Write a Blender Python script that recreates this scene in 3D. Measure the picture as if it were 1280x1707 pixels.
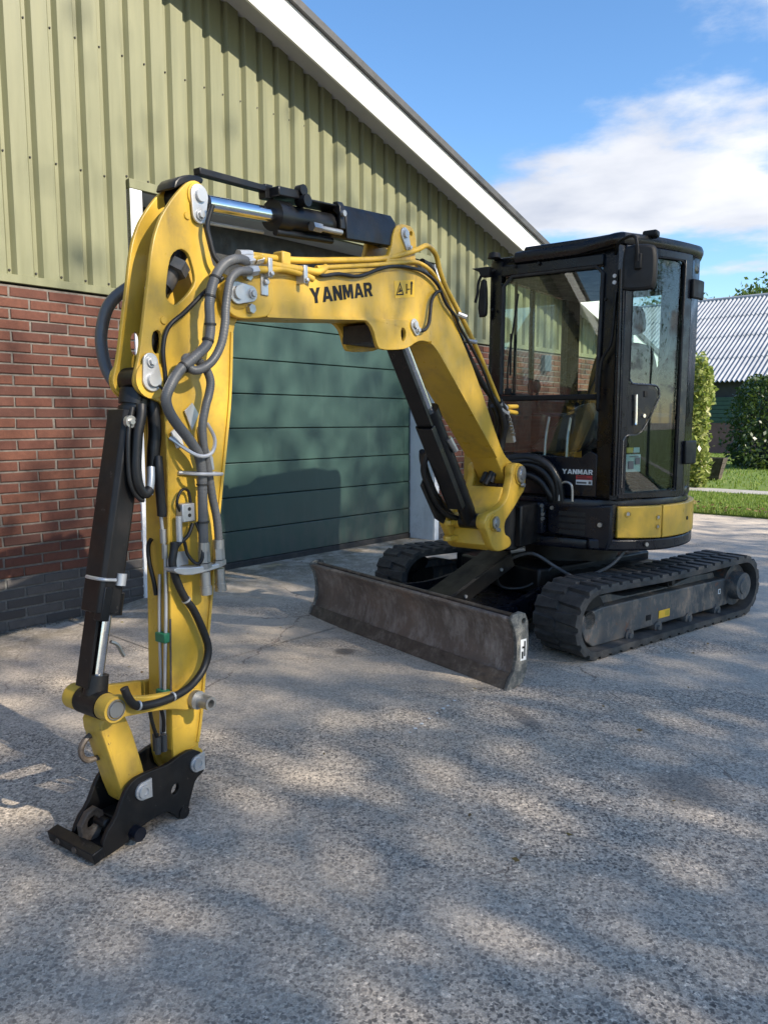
import bpy, bmesh, math, random
import numpy as np
from mathutils import Vector, Matrix
random.seed(7); rng = np.random.default_rng(11)
R = math.radians
scene = bpy.context.scene
COL = scene.collection
for o in list(bpy.data.objects): bpy.data.objects.remove(o)

# ------------------------------------------------------------------ camera
cd = bpy.data.cameras.new('camera'); cam = bpy.data.objects.new('camera', cd); COL.objects.link(cam)
cam.location = (0, 0, 1.28); cam.rotation_euler = (R(90-6.8), 0, 0)
cd.sensor_fit = 'HORIZONTAL'; cd.sensor_width = 36; cd.lens = 36; cd.clip_start = .05; cd.clip_end = 3000
scene.camera = cam

# ------------------------------------------------------------------ sun and sky
SUN_AZ, SUN_EL = 125.0, 33.0                 # azimuth clockwise from the view axis (+Y)
sd = bpy.data.lights.new('sun', 'SUN'); sun = bpy.data.objects.new('sun', sd); COL.objects.link(sun)
sd.energy = 2.9; sd.angle = R(.53); sd.color = (1.0, .90, .76)
sdir = Vector((math.sin(R(SUN_AZ))*math.cos(R(SUN_EL)), math.cos(R(SUN_AZ))*math.cos(R(SUN_EL)), math.sin(R(SUN_EL))))
sun.rotation_euler = (-sdir).to_track_quat('-Z', 'Y').to_euler(); sun.location = sdir*60

world = bpy.data.worlds.new('World'); scene.world = world; world.use_nodes = True
nt = world.node_tree; nt.nodes.clear()
def wn(t, **k):
    n = nt.nodes.new(t)
    for a, b in k.items(): setattr(n, a, b)
    return n
def wl(a, b): nt.links.new(a, b)
sky = wn('ShaderNodeTexSky', sky_type='NISHITA', sun_disc=False, sun_elevation=R(SUN_EL), sun_rotation=R(SUN_AZ),
         altitude=0, air_density=1.0, dust_density=.35, ozone_density=3.2)
tc = wn('ShaderNodeTexCoord')
# project the view direction on a flat cloud layer, so the clouds get thinner toward the horizon
sep = wn('ShaderNodeSeparateXYZ'); wl(tc.outputs['Generated'], sep.inputs[0])
zc = wn('ShaderNodeMath', operation='MAXIMUM'); wl(sep.outputs[2], zc.inputs[0]); zc.inputs[1].default_value = .02
za = wn('ShaderNodeMath', operation='ADD'); wl(zc.outputs[0], za.inputs[0]); za.inputs[1].default_value = .09
dx = wn('ShaderNodeMath', operation='DIVIDE'); wl(sep.outputs[0], dx.inputs[0]); wl(za.outputs[0], dx.inputs[1])
dy = wn('ShaderNodeMath', operation='DIVIDE'); wl(sep.outputs[1], dy.inputs[0]); wl(za.outputs[0], dy.inputs[1])
cmb = wn('ShaderNodeCombineXYZ'); wl(dx.outputs[0], cmb.inputs[0]); wl(dy.outputs[0], cmb.inputs[1])
mp = wn('ShaderNodeMapping'); wl(cmb.outputs[0], mp.inputs[0]); mp.inputs['Location'].default_value = (3.1, 1.35, 0)
mp.inputs['Rotation'].default_value = (0, 0, R(20))
n1 = wn('ShaderNodeTexNoise'); wl(mp.outputs[0], n1.inputs['Vector'])
n1.inputs['Scale'].default_value = 1.1; n1.inputs['Detail'].default_value = 9; n1.inputs['Roughness'].default_value = .58
def wm(op, a, b=0.):
    n = wn('ShaderNodeMath', operation=op)
    for i, v in ((0, a), (1, b)):
        if hasattr(v, 'is_output'): wl(v, n.inputs[i])
        else: n.inputs[i].default_value = v
    return n.outputs[0]
# the cumulus bank over the far barn: more cover in that part of the cloud layer
gx = wm('DIVIDE', wm('SUBTRACT', dx.outputs[0], .98), .62); gy = wm('DIVIDE', wm('SUBTRACT', dy.outputs[0], 2.70), .36)
bank = wm('POWER', 2.718, wm('MULTIPLY', wm('ADD', wm('MULTIPLY', gx, gx), wm('MULTIPLY', gy, gy)), -1.))
cover = wm('ADD', n1.outputs[0], wm('MULTIPLY', bank, .24))
cr = wn('ShaderNodeValToRGB'); wl(cover, cr.inputs[0])
cr.color_ramp.elements[0].position = .52; cr.color_ramp.elements[1].position = .69
cr.color_ramp.interpolation = 'EASE'
n2 = wn('ShaderNodeTexNoise'); wl(mp.outputs[0], n2.inputs['Vector']); n2.inputs['Scale'].default_value = 1.7; n2.inputs['Detail'].default_value = 5
ccr = wn('ShaderNodeValToRGB'); wl(n2.outputs[0], ccr.inputs[0])
ccr.color_ramp.elements[0].position = .3; ccr.color_ramp.elements[0].color = (1.55, 1.7, 2.05, 1)
ccr.color_ramp.elements[1].position = .7; ccr.color_ramp.elements[1].color = (2.85, 2.87, 2.95, 1)
hs = wn('ShaderNodeHueSaturation'); wl(sky.outputs[0], hs.inputs['Color']); hs.inputs['Saturation'].default_value = 1.14; hs.inputs['Value'].default_value = .65
mx = wn('ShaderNodeMixRGB'); wl(cr.outputs[0], mx.inputs[0]); wl(hs.outputs[0], mx.inputs[1]); wl(ccr.outputs[0], mx.inputs[2])
bg = wn('ShaderNodeBackground'); wl(mx.outputs[0], bg.inputs[0]); bg.inputs[1].default_value = .125
wo = wn('ShaderNodeOutputWorld'); wl(bg.outputs[0], wo.inputs[0])

vs = scene.view_settings; vs.view_transform = 'Standard'; vs.look = 'None'; vs.gamma = 1; vs.exposure = 1.66; vs.use_curve_mapping = False
scene.render.engine = 'CYCLES'
try:
    scene.cycles.transparent_max_bounces = 16; scene.cycles.max_bounces = 6; scene.cycles.diffuse_bounces = 3; scene.cycles.glossy_bounces = 3; scene.cycles.transmission_bounces = 4
except Exception: pass

# ------------------------------------------------------------------ materials
MAT = {}
class NT:
    def __init__(s, name):
        s.m = bpy.data.materials.new(name); s.m.use_nodes = True; s.t = s.m.node_tree; s.t.nodes.clear()
        s.out = s.n('ShaderNodeOutputMaterial')
    def n(s, t, ins=None, **k):
        x = s.t.nodes.new(t)
        for a, b in k.items(): setattr(x, a, b)
        for a, b in (ins or {}).items():
            if hasattr(b, 'is_output') and b.is_output: s.t.links.new(b, x.inputs[a])
            else: x.inputs[a].default_value = b
        return x
    dim = '3D'
    def noise(s, vec, scale, detail=4, rough=.55):
        return s.n('ShaderNodeTexNoise', {'Vector': vec, 'Scale': scale, 'Detail': min(detail, 5), 'Roughness': rough}, noise_dimensions=s.dim).outputs[0]
    def ramp(s, fac, stops, interp='LINEAR'):
        r = s.n('ShaderNodeValToRGB', {0: fac}); cr = r.color_ramp; cr.interpolation = interp
        while len(cr.elements) < len(stops): cr.elements.new(.5)
        for e, (p, c) in zip(cr.elements, stops):
            e.position = p; e.color = (*(c if hasattr(c, '__len__') else (c, c, c)), 1)
        return r.outputs[0]
    def mix(s, fac, a, b, blend='MIX'):
        x = s.n('ShaderNodeMixRGB', blend_type=blend)
        for i, v in ((0, fac), (1, a), (2, b)):
            if hasattr(v, 'is_output'): s.t.links.new(v, x.inputs[i])
            else: x.inputs[i].default_value = v if i == 0 else (*v[:3], 1)
        return x.outputs[0]
    def math(s, op, a, b=0.0, clamp=False):
        x = s.n('ShaderNodeMath', operation=op, use_clamp=clamp)
        for i, v in ((0, a), (1, b)):
            if hasattr(v, 'is_output'): s.t.links.new(v, x.inputs[i])
            else: x.inputs[i].default_value = v
        return x.outputs[0]
    def coord(s, kind='Object'): return s.n('ShaderNodeTexCoord').outputs[kind]
    def geo(s): return s.n('ShaderNodeNewGeometry').outputs['Position']
    def scale(s, vec, sc, loc=(0, 0, 0), rot=(0, 0, 0)):
        return s.n('ShaderNodeMapping', {'Vector': vec, 'Scale': sc, 'Location': loc, 'Rotation': rot}).outputs[0]
    def bsdf(s, col, rough=.5, metal=0., bump=None, bstr=.3, bdist=.01, spec=.5, **extra):
        b = s.n('ShaderNodeBsdfPrincipled')
        for k, v in (('Base Color', col), ('Roughness', rough), ('Metallic', metal), ('Specular IOR Level', spec), *extra.items()):
            if hasattr(v, 'is_output'): s.t.links.new(v, b.inputs[k])
            else: b.inputs[k].default_value = (*v[:3], 1) if k == 'Base Color' else v
        if bump is not None:
            bn = s.n('ShaderNodeBump', {'Height': bump, 'Strength': bstr, 'Distance': bdist}); s.t.links.new(bn.outputs[0], b.inputs['Normal'])
        s.t.links.new(b.outputs[0], s.out.inputs[0]); return b

def paint(name, col, rough=.4, dirt=(.16, .13, .10), amt=.35, metal=0., sc=9., spec=.5, chip=None, streak=True, thr=.66):
    t = NT(name); c = t.coord('Object')
    d = t.noise(c, sc, 8, .65); d2 = t.noise(t.scale(c, (1, 1, .18)) if streak else c, sc*2.3, 5, .6)
    m = t.math('MULTIPLY', t.ramp(d, [(.42, 0.), (.75, 1.)]), t.ramp(d2, [(.35, 0.), (.7, 1.)]))
    cc = t.mix(t.math('MULTIPLY', m, amt), col, dirt)
    v = t.noise(c, 2.3, 3); cc = t.mix(t.math('MULTIPLY', t.ramp(v, [(.3, 0.), (.7, 1.)]), .16), cc, tuple(x*.62 for x in col))
    scr = t.noise(t.scale(c, (1, .09, 1), rot=(.5, .3, .2)), 75, 3, .6); scr2 = t.noise(t.scale(c, (.1, 1, 1), rot=(.2, .9, .4)), 60, 3, .6)
    sm = t.math('MULTIPLY', t.math('MAXIMUM', t.ramp(scr, [(.70, 0.), (.73, 1.)]), t.ramp(scr2, [(.71, 0.), (.74, 1.)])), t.ramp(t.noise(c, 4, 3), [(.45, 0.), (.6, 1.)]))
    cc = t.mix(t.math('MULTIPLY', sm, .5*min(1., amt*1.6)), cc, tuple(min(1., x*1.25+.05) for x in col))
    gr = t.math('MULTIPLY', t.ramp(t.noise(c, 3.1, 5, .7), [(.56, 0.), (.70, 1.)]), t.ramp(t.noise(c, 40, 4, .7), [(.4, .2), (.65, 1.)]))
    cc = t.mix(t.math('MULTIPLY', gr, .42*amt), cc, tuple(x*.45 for x in dirt))
    if chip:
        k = t.ramp(t.noise(c, 34, 6, .7), [(thr, 0.), (thr+.03, 1.)]); cc = t.mix(t.math('MULTIPLY', k, .8), cc, chip)
    rr = t.ramp(t.noise(c, sc*1.4, 6), [(.3, max(rough-.12, .05)), (.75, min(rough+.22, 1.))])
    t.bsdf(cc, rr, metal, bump=t.noise(c, 160, 2), bstr=.05, bdist=.002, spec=spec)
    MAT[name] = t.m

paint('yellow', (.60, .375, .042), .38, dirt=(.24, .16, .06), amt=.9, chip=(.30, .17, .06), thr=.735)
paint('trim', (.14, .14, .145), .22, metal=.8)
paint('yellow_worn', (.54, .345, .045), .45, dirt=(.16, .11, .05), amt=.85, chip=(.10, .06, .04))
paint('black', (.0042, .0048, .0062), .38, dirt=(.04, .036, .032), amt=.4, spec=.35)
paint('black_worn', (.0068, .0064, .0066), .45, dirt=(.036, .030, .026), amt=.7, chip=(.07, .062, .055), spec=.35)
paint('cab_black', (.0030, .0036, .0055), .26, dirt=(.018, .018, .018), amt=.3, spec=.4)
paint('cab_navy', (.0035, .0052, .011), .28, dirt=(.018, .018, .02), amt=.3, spec=.4)
paint('plastic', (.0048, .0048, .0054), .55, dirt=(.022, .022, .020), amt=.4, spec=.35)
paint('frame_grey', (.036, .043, .050), .5, dirt=(.21, .165, .125), amt=1., chip=(.19, .10, .065), sc=7)
paint('steel', (.42, .42, .41), .36, dirt=(.16, .13, .1), amt=.5, metal=.85)
paint('chrome', (.75, .76, .78), .10, dirt=(.3, .28, .24), amt=.12, metal=1., streak=False)
paint('zinc', (.52, .53, .54), .42, dirt=(.25, .22, .18), amt=.5, metal=.6)
paint('hose_grey', (.085, .088, .092), .42, dirt=(.18, .175, .165), amt=.5)
paint('hose_black', (.0055, .0055, .006), .48, dirt=(.06, .055, .05), amt=.4)
paint('green_clip', (.012, .16, .075), .45)
paint('white_paint', (.74, .75, .76), .5, dirt=(.28, .27, .25), amt=.55, sc=5)
paint('fascia_white', (.78, .775, .75), .55, dirt=(.5, .48, .44), amt=.35, sc=3)
paint('soffit', (.52, .52, .50), .6, dirt=(.3, .3, .28), amt=.3, sc=3)
paint('roof_edge', (.055, .058, .06), .6)
paint('dark_void', (.010, .011, .012), .5)
paint('seal', (.022, .022, .022), .7)
paint('red_label', (.42, .03, .035), .5); paint('white_label', (.72, .73, .72), .5); paint('yellow_label', (.75, .46, .03), .5)
paint('wall_box', (.045, .065, .09), .5)
paint('cable_tie', (.012, .012, .012), .5)
paint('rope_grey', (.36, .36, .34), .6)
paint('seat', (.005, .005, .0055), .75)
paint('amber', (.5, .36, .02), .5)

def worn_frame():
    t = NT('track_frame'); c = t.coord('Object'); a = t.noise(c, 3.5, 5, .7); b = t.noise(t.scale(c, (1, 1, .5)), 18, 5, .75)
    cc = t.ramp(a, [(.3, (.040, .048, .055)), (.5, (.075, .082, .088)), (.68, (.12, .10, .085))])
    cc = t.mix(t.ramp(b, [(.50, 0.), (.64, .85)]), cc, (.20, .165, .135)); cc = t.mix(t.ramp(t.noise(c, 11, 5, .8), [(.60, 0.), (.66, .9)]), cc, (.17, .075, .045))
    t.bsdf(cc, .55, .1, bump=b, bstr=.2, bdist=.004); MAT['track_frame'] = t.m
worn_frame()
def rubber():
    t = NT('rubber'); c = t.coord('Object')
    d = t.ramp(t.noise(c, 7, 8, .7), [(.35, 0.), (.75, 1.)])
    cc = t.mix(d, (.022, .022, .0225), (.095, .090, .083))
    t.bsdf(cc, .72, bump=t.noise(c, 60, 4), bstr=.25, bdist=.004); MAT['rubber'] = t.m
rubber()

def blade_mat():
    t = NT('blade_face'); c = t.coord('Object')
    st = t.math('ADD', t.math('MULTIPLY', t.noise(t.scale(c, (1, 1, .3)), 26, 5, .75), .5), t.math('MULTIPLY', t.noise(c, 5, 5, .7), .5))
    bl = t.noise(c, 3.2, 6, .6)
    cc = t.ramp(bl, [(.28, (.085, .065, .057)), (.5, (.155, .12, .10)), (.72, (.23, .155, .115))])
    cc = t.mix(t.ramp(st, [(.47, 0.), (.64, .8)]), cc, (.36, .315, .28))
    cc = t.mix(t.ramp(t.noise(t.scale(c, (1, 1, .35)), 60, 4, .7), [(.62, 0.), (.74, .7)]), cc, (.035, .028, .025))
    cc = t.mix(t.ramp(t.noise(t.scale(c, (.25, 1, 1.6)), 38, 4, .7), [(.68, 0.), (.72, .7)]), cc, (.42, .39, .36))
    t.bsdf(cc, t.ramp(st, [(.3, .42), (.8, .7)]), .25, bump=t.noise(t.scale(c, (1, 1, .3)), 50, 6), bstr=.3, bdist=.004); MAT['blade_face'] = t.m
    t = NT('blade_edge'); c = t.coord('Object')
    cc = t.ramp(t.noise(c, 14, 8, .7), [(.3, (.05, .04, .035)), (.55, (.11, .09, .075)), (.75, (.24, .21, .18))])
    t.bsdf(cc, .5, .35, bump=t.noise(c, 40, 6), bstr=.3, bdist=.004); MAT['blade_edge'] = t.m
    t = NT('blade_end'); c = t.coord('Object')
    cc = t.ramp(t.noise(c, 22, 8, .75), [(.3, (.05, .055, .06)), (.5, (.13, .13, .12)), (.62, (.30, .28, .24)), (.8, (.12, .08, .05))])
    t.bsdf(cc, .6, .2, bump=t.noise(c, 60, 6), bstr=.3, bdist=.003); MAT['blade_end'] = t.m
blade_mat()

def glass(name, tint):
    # thin pane: tinted see-through plus a Schlick reflection that is the same from both sides
    t = NT(name); g = t.n('ShaderNodeNewGeometry')
    tr = t.n('ShaderNodeBsdfTransparent', {0: (*tint, 1)}); gl = t.n('ShaderNodeBsdfGlossy', {0: (1, 1, 1, 1), 'Roughness': .004})
    co = t.math('ABSOLUTE', t.n('ShaderNodeVectorMath', {0: g.outputs['Incoming'], 1: g.outputs['Normal']}, operation='DOT_PRODUCT').outputs['Value'])
    f = t.math('ADD', t.math('MULTIPLY', t.math('POWER', t.math('SUBTRACT', 1., co), 5.), .93), .045)
    d = t.n('ShaderNodeBsdfDiffuse', {0: (.4, .4, .38, 1)})
    c = t.coord('Object'); dm = t.math('MULTIPLY', t.ramp(t.noise(c, 6, 7, .7), [(.4, 0.), (.8, 1.)]), .02)
    a = t.n('ShaderNodeMixShader'); b = t.n('ShaderNodeMixShader')
    t.t.links.new(dm, a.inputs[0]); t.t.links.new(tr.outputs[0], a.inputs[1]); t.t.links.new(d.outputs[0], a.inputs[2])
    t.t.links.new(f, b.inputs[0]); t.t.links.new(a.outputs[0], b.inputs[1]); t.t.links.new(gl.outputs[0], b.inputs[2])
    t.t.links.new(b.outputs[0], t.out.inputs[0]); MAT[name] = t.m
glass('glass', (.93, .975, .95)); glass('glass_door', (.72, .82, .81))  # door pane darkened to stand for the dark cab inside and dark reflections

def brick_mat(name, stops, joined=False):
    t = NT(name); c = t.geo(); rnd = t.n('ShaderNodeNewGeometry').outputs['Random Per Island'] if joined else t.n('ShaderNodeObjectInfo').outputs['Random']
    b = t.ramp(rnd, stops); n = t.noise(c, 26, 6, .65); n2 = t.noise(c, 120, 4, .7)
    cc = t.mix(t.ramp(n, [(.35, 0.), (.75, .55)]), b, tuple(x*.62 for x in stops[1][1]))
    cc = t.mix(t.ramp(n2, [(.6, 0.), (.75, .5)]), cc, tuple(min(1, x*1.6+.03) for x in stops[1][1]))
    t.bsdf(cc, .86, bump=n2, bstr=.35, bdist=.004, spec=.25); MAT[name] = t.m
RED = [(0, (.058, .031, .026)), (.12, (.085, .037, .028)), (.4, (.115, .046, .032)), (.75, (.140, .058, .037)), (1, (.092, .041, .031))]
TAR = [(0, (.058, .052, .050)), (.5, (.080, .073, .070)), (1, (.105, .095, .090))]
brick_mat('brick_red', RED); brick_mat('brick_red_joined', RED, True); brick_mat('brick_tar', TAR); brick_mat('brick_tar_joined', TAR, True)
def simple(name, stops, sc, rough=.8, bstr=.2, bsc=80, spec=.3):
    t = NT(name); c = t.geo(); n = t.noise(c, sc, 8, .65)
    t.bsdf(t.ramp(n, stops), rough, bump=t.noise(c, bsc, 5), bstr=bstr, bdist=.004, spec=spec); MAT[name] = t.m
simple('mortar', [(.3, (.10, .088, .078)), (.7, (.19, .172, .152))], 30, .95)
simple('mortar_dark', [(.3, (.09, .088, .085)), (.7, (.17, .165, .155))], 30, .95)
simple('far_brick', [(.3, (.15, .085, .07)), (.7, (.22, .125, .10))], 4, .9)
simple('far_green', [(.3, (.035, .07, .05)), (.7, (.055, .10, .072))], 3, .7)
simple('far_dark', [(.3, (.03, .03, .032)), (.7, (.05, .05, .052))], 3, .8)
simple('bark', [(.3, (.05, .04, .03)), (.7, (.14, .115, .09))], 14, .95, .6, 30)
simple('tub_wood', [(.3, (.045, .037, .03)), (.7, (.10, .085, .07))], 9, .9)
simple('path', [(.3, (.30, .285, .26)), (.7, (.42, .40, .37))], 4, .9)
simple('soil', [(.3, (.05, .04, .03)), (.7, (.11, .09, .06))], 12, .95)

def clad():
    t = NT('cladding'); c = t.geo()
    n = t.noise(t.scale(c, (1, 1, .07)), 22, 6, .6); n2 = t.noise(c, 1.1, 4)
    cc = t.ramp(n, [(.3, (.153, .156, .085)), (.7, (.19, .191, .106))])
    cc = t.mix(t.ramp(n2, [(.35, 0.), (.7, .35)]), cc, (.137, .14, .077))
    t.bsdf(cc, t.ramp(n, [(.3, .38), (.7, .52)]), spec=.4, bump=t.noise(t.scale(c, (1, 1, .3)), 5, 3), bstr=.05, bdist=.01); MAT['cladding'] = t.m
    t = NT('door_green'); c = t.geo()
    cc = t.ramp(t.noise(c, 2.2, 6, .6), [(.3, (.026, .058, .049)), (.7, (.034, .073, .062))])
    cc = t.mix(t.ramp(t.noise(t.scale(c, (1, 1, .15)), 16, 6, .7), [(.55, 0.), (.85, .35)]), cc, (.09, .13, .11))
    gz = t.n('ShaderNodeSeparateXYZ', {0: c}).outputs[2]; gm = t.n('ShaderNodeMapRange', {'Value': gz, 'From Min': .1, 'From Max': .7, 'To Min': .75, 'To Max': 0.}).outputs[0]
    cc = t.mix(t.math('MULTIPLY', gm, t.ramp(t.noise(t.scale(c, (1, 1, .4)), 9, 5, .7), [(.35, .1), (.65, 1.)])), cc, (.085, .088, .078))
    t.bsdf(cc, .42, bump=t.noise(c, 130, 3, .6), bstr=.25, bdist=.003, spec=.4); MAT['door_green'] = t.m
    t = NT('far_roof'); c = t.geo()
    cc = t.ramp(t.noise(c, 1.6, 8, .7), [(.3, (.25, .265, .29)), (.7, (.36, .375, .40))])
    t.bsdf(cc, .75, spec=.3); MAT['far_roof'] = t.m
clad()

def leaf_mat(name, stops, trans=.35, rough=.45):
    t = NT(name); isl = t.n('ShaderNodeNewGeometry').outputs['Random Per Island']
    col = t.ramp(isl, stops); b = t.n('ShaderNodeBsdfPrincipled', {'Base Color': col, 'Roughness': rough, 'Specular IOR Level': .35})
    tr = t.n('ShaderNodeBsdfTranslucent', {0: t.mix(.5, col, (.20, .30, .03))}); mx = t.n('ShaderNodeMixShader', {0: trans})
    t.t.links.new(b.outputs[0], mx.inputs[1]); t.t.links.new(tr.outputs[0], mx.inputs[2]); t.t.links.new(mx.outputs[0], t.out.inputs[0]); MAT[name] = t.m
leaf_mat('leaf_tree', [(0, (.035, .065, .014)), (.5, (.055, .10, .02)), (1, (.085, .135, .028))])
leaf_mat('leaf_hedge', [(0, (.12, .16, .035)), (.35, (.26, .31, .07)), (.8, (.40, .42, .14)), (1, (.52, .50, .26))], .4, .32)
leaf_mat('leaf_hedge_dark', [(0, (.018, .038, .014)), (.6, (.032, .062, .02)), (1, (.06, .09, .035))], .25, .35)
leaf_mat('grass_blade', [(0, (.09, .15, .022)), (.5, (.165, .245, .04)), (.9, (.27, .33, .075)), (1, (.42, .37, .18))], .45, .55)
leaf_mat('dry_leaf', [(0, (.12, .07, .03)), (.5, (.22, .15, .06)), (1, (.30, .24, .11))], .1, .8)
simple('lawn', [(.3, (.08, .13, .025)), (.7, (.15, .21, .045))], 6, .95, .4, 40)

def concrete():
    t = NT('concrete'); t.dim = '2D'; c = t.geo()
    wob_ = t.n('ShaderNodeVectorMath', {0: t.n('ShaderNodeTexNoise', {'Vector': c, 'Scale': 3.5, 'Detail': 5., 'Roughness': .65}, noise_dimensions='2D').outputs['Color'], 1: (.22, .22, 0)}, operation='MULTIPLY').outputs[0]
    cw = t.n('ShaderNodeVectorMath', {0: c, 1: wob_}, operation='ADD').outputs[0]
    wv = t.n('ShaderNodeTexNoise', {'Vector': c, 'Scale': 95., 'Detail': 2.}, noise_dimensions='2D').outputs['Color']
    cf = t.n('ShaderNodeVectorMath', {0: c, 1: t.n('ShaderNodeVectorMath', {0: wv, 1: (.012, .012, 0)}, operation='MULTIPLY').outputs[0]}, operation='ADD').outputs[0]
    v = t.n('ShaderNodeTexVoronoi', {'Vector': cf, 'Scale': 66., 'Randomness': 1.}, voronoi_dimensions='2D')
    v3 = t.n('ShaderNodeTexVoronoi', {'Vector': t.scale(cf, (1, 1, 1), (3.3, 1.7, 0)), 'Scale': 98., 'Randomness': 1.}, voronoi_dimensions='2D')
    v2 = t.n('ShaderNodeTexVoronoi', {'Vector': cf, 'Scale': 150., 'Randomness': 1.}, voronoi_dimensions='2D')
    big = t.noise(c, .55, 5, .6); mid = t.noise(c, 2.6, 6, .65); fine = t.noise(c, 45, 5, .7)
    # pebbles: each cell its own grey, brownish or pale tone; cement between them
    sepc = t.n('ShaderNodeSeparateColor', {0: v.outputs['Color']})
    peb = t.ramp(sepc.outputs[0], [(0, (.04, .042, .046)), (.35, (.095, .097, .102)), (.55, (.19, .19, .19)), (.8, (.27, .265, .255)), (.95, (.36, .35, .33)), (1, (.62, .61, .59))])
    sep2 = t.n('ShaderNodeSeparateColor', {0: v2.outputs['Color']})
    peb2 = t.ramp(sep2.outputs[0], [(0, (.08, .082, .086)), (.5, (.20, .20, .20)), (.9, (.33, .325, .31)), (1, (.58, .57, .55))])
    cem = t.ramp(fine, [(.3, (.25, .25, .248)), (.7, (.40, .395, .385))])
    inp = t.math('MULTIPLY', t.ramp(v.outputs['Distance'], [(.30, 1.), (.46, 0.)]), t.ramp(sepc.outputs[1], [(.36, 0.), (.42, .95)]))
    inp2 = t.math('MULTIPLY', t.ramp(v2.outputs['Distance'], [(.30, 1.), (.5, 0.)]), t.ramp(sep2.outputs[1], [(.3, 0.), (.36, .9)]))
    sep3 = t.n('ShaderNodeSeparateColor', {0: v3.outputs['Color']})
    peb3 = t.ramp(sep3.outputs[0], [(0, (.035, .036, .040)), (.3, (.085, .087, .092)), (.6, (.16, .16, .16)), (.85, (.30, .29, .275)), (1, (.55, .54, .52))])
    inp3 = t.math('MULTIPLY', t.ramp(v3.outputs['Distance'], [(.32, 1.), (.5, 0.)]), t.ramp(sep3.outputs[1], [(.30, 0.), (.36, .92)]))
    agg = t.mix(inp3, t.mix(inp, t.mix(inp2, cem, peb2), peb), peb3)
    agg = t.mix(t.math('MULTIPLY', t.ramp(t.noise(c, 260, 2, .6), [(.35, 1.), (.6, 0.)]), .45), agg, (.06, .06, .062))
    # how far the cement skin has worn off: strongest in the foreground, patchy elsewhere
    sx = t.n('ShaderNodeSeparateXYZ', {0: c})
    dist = t.math('ADD', sx.outputs[1], t.math('MULTIPLY', t.math('SUBTRACT', big, .5), 5.))
    worn = t.n('ShaderNodeMapRange', {'Value': dist, 'From Min': 2.0, 'From Max': 5.6, 'To Min': 1., 'To Max': .35}).outputs[0]
    worn = t.math('MULTIPLY', worn, t.ramp(mid, [(.25, .6), (.6, 1.)]))
    band = t.noise(t.scale(c, (.35, 1.6, 1), rot=(0, 0, R(-32))), 1.1, 4, .6)
    worn = t.math('ADD', worn, t.ramp(band, [(.52, 0.), (.62, .55)]), True)
    skin = t.ramp(t.noise(c, 9, 8, .7), [(.25, (.26, .26, .262)), (.5, (.335, .332, .325)), (.75, (.43, .42, .40))])
    cc = t.mix(worn, skin, agg)
    cc = t.mix(t.ramp(big, [(.3, .0), (.7, .28)]), cc, (.16, .16, .165))
    cc = t.mix(t.ramp(mid, [(.45, .0), (.8, .32)]), cc, (.34, .325, .295))
    # moss and grime by the wall (a band along the barn)
    u = t.n('ShaderNodeVectorMath', {0: c, 1: (.749, -.663, 0)}, operation='DOT_PRODUCT').outputs['Value']
    near = t.n('ShaderNodeMapRange', {'Value': u, 'From Min': -4.75, 'From Max': -3.9, 'To Min': 1., 'To Max': 0.}).outputs[0]
    cc = t.mix(t.math('MULTIPLY', near, t.ramp(t.noise(c, 5, 7, .7), [(.35, .1), (.6, .85)])), cc, (.082, .078, .058))
    # cracks
    def cracks(sc, w, seed, keep):
        e = t.n('ShaderNodeTexVoronoi', {'Vector': t.scale(cw, (1, 1, 0), (seed, seed*1.7, 0)), 'Scale': sc}, feature='DISTANCE_TO_EDGE', voronoi_dimensions='2D').outputs['Distance']
        m = t.ramp(e, [(0, 1.), (w, 0.)]); return t.math('MULTIPLY', m, t.ramp(t.noise(t.scale(c, (1, 1, 1), (seed, 3, 0)), .9, 3), [(keep, 0.), (keep+.08, 1.)]))
    ck = t.math('MAXIMUM', cracks(.42, .0018, 1.3, .50), cracks(.9, .0024, 7.1, .58))
    cc = t.mix(t.math('MULTIPLY', ck, .65), cc, (.05, .034, .032))
    # oil spot and scrub marks with their own places
    def spot(x, y, rx, ry, rot, col, amt, cc):
        q = t.n('ShaderNodeMapping', {'Vector': c, 'Location': (x, y, 0), 'Rotation': (0, 0, rot), 'Scale': (rx, ry, 1)}, vector_type='TEXTURE').outputs[0]
        wob = t.math('MULTIPLY', t.math('SUBTRACT', t.noise(c, 8, 4), .5), .7)
        sx_ = t.n('ShaderNodeSeparateXYZ', {0: q}); l2 = t.math('SQRT', t.math('ADD', t.math('MULTIPLY', sx_.outputs[0], sx_.outputs[0]), t.math('MULTIPLY', sx_.outputs[1], sx_.outputs[1])))
        return t.mix(t.math('MULTIPLY', t.ramp(t.math('ADD', l2, wob), [(.6, 1.), (1., 0.)]), amt), cc, col)
    cc = spot(-.22, 4.16, .075, .075, 0, (.055, .055, .057), .75, cc)
    cc = spot(.60, 3.20, .05, .20, R(16), (.06, .06, .065), .55, cc)
    cc = spot(1.05, 2.55, .18, .16, 0, (.08, .08, .082), .45, cc)
    hgt = t.math('ADD', t.math('MULTIPLY', v.outputs['Distance'], worn), t.math('MULTIPLY', fine, .5))
    hgt = t.math('SUBTRACT', hgt, t.math('MULTIPLY', ck, 1.5))
    cc = t.mix(1., cc, (1.90, 1.65, 1.36), 'MULTIPLY')
    t.bsdf(cc, t.ramp(fine, [(.3, .72), (.7, .92)]), bump=hgt, bstr=.4, bdist=.006, spec=.35); MAT['concrete'] = t.m
concrete()

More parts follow.
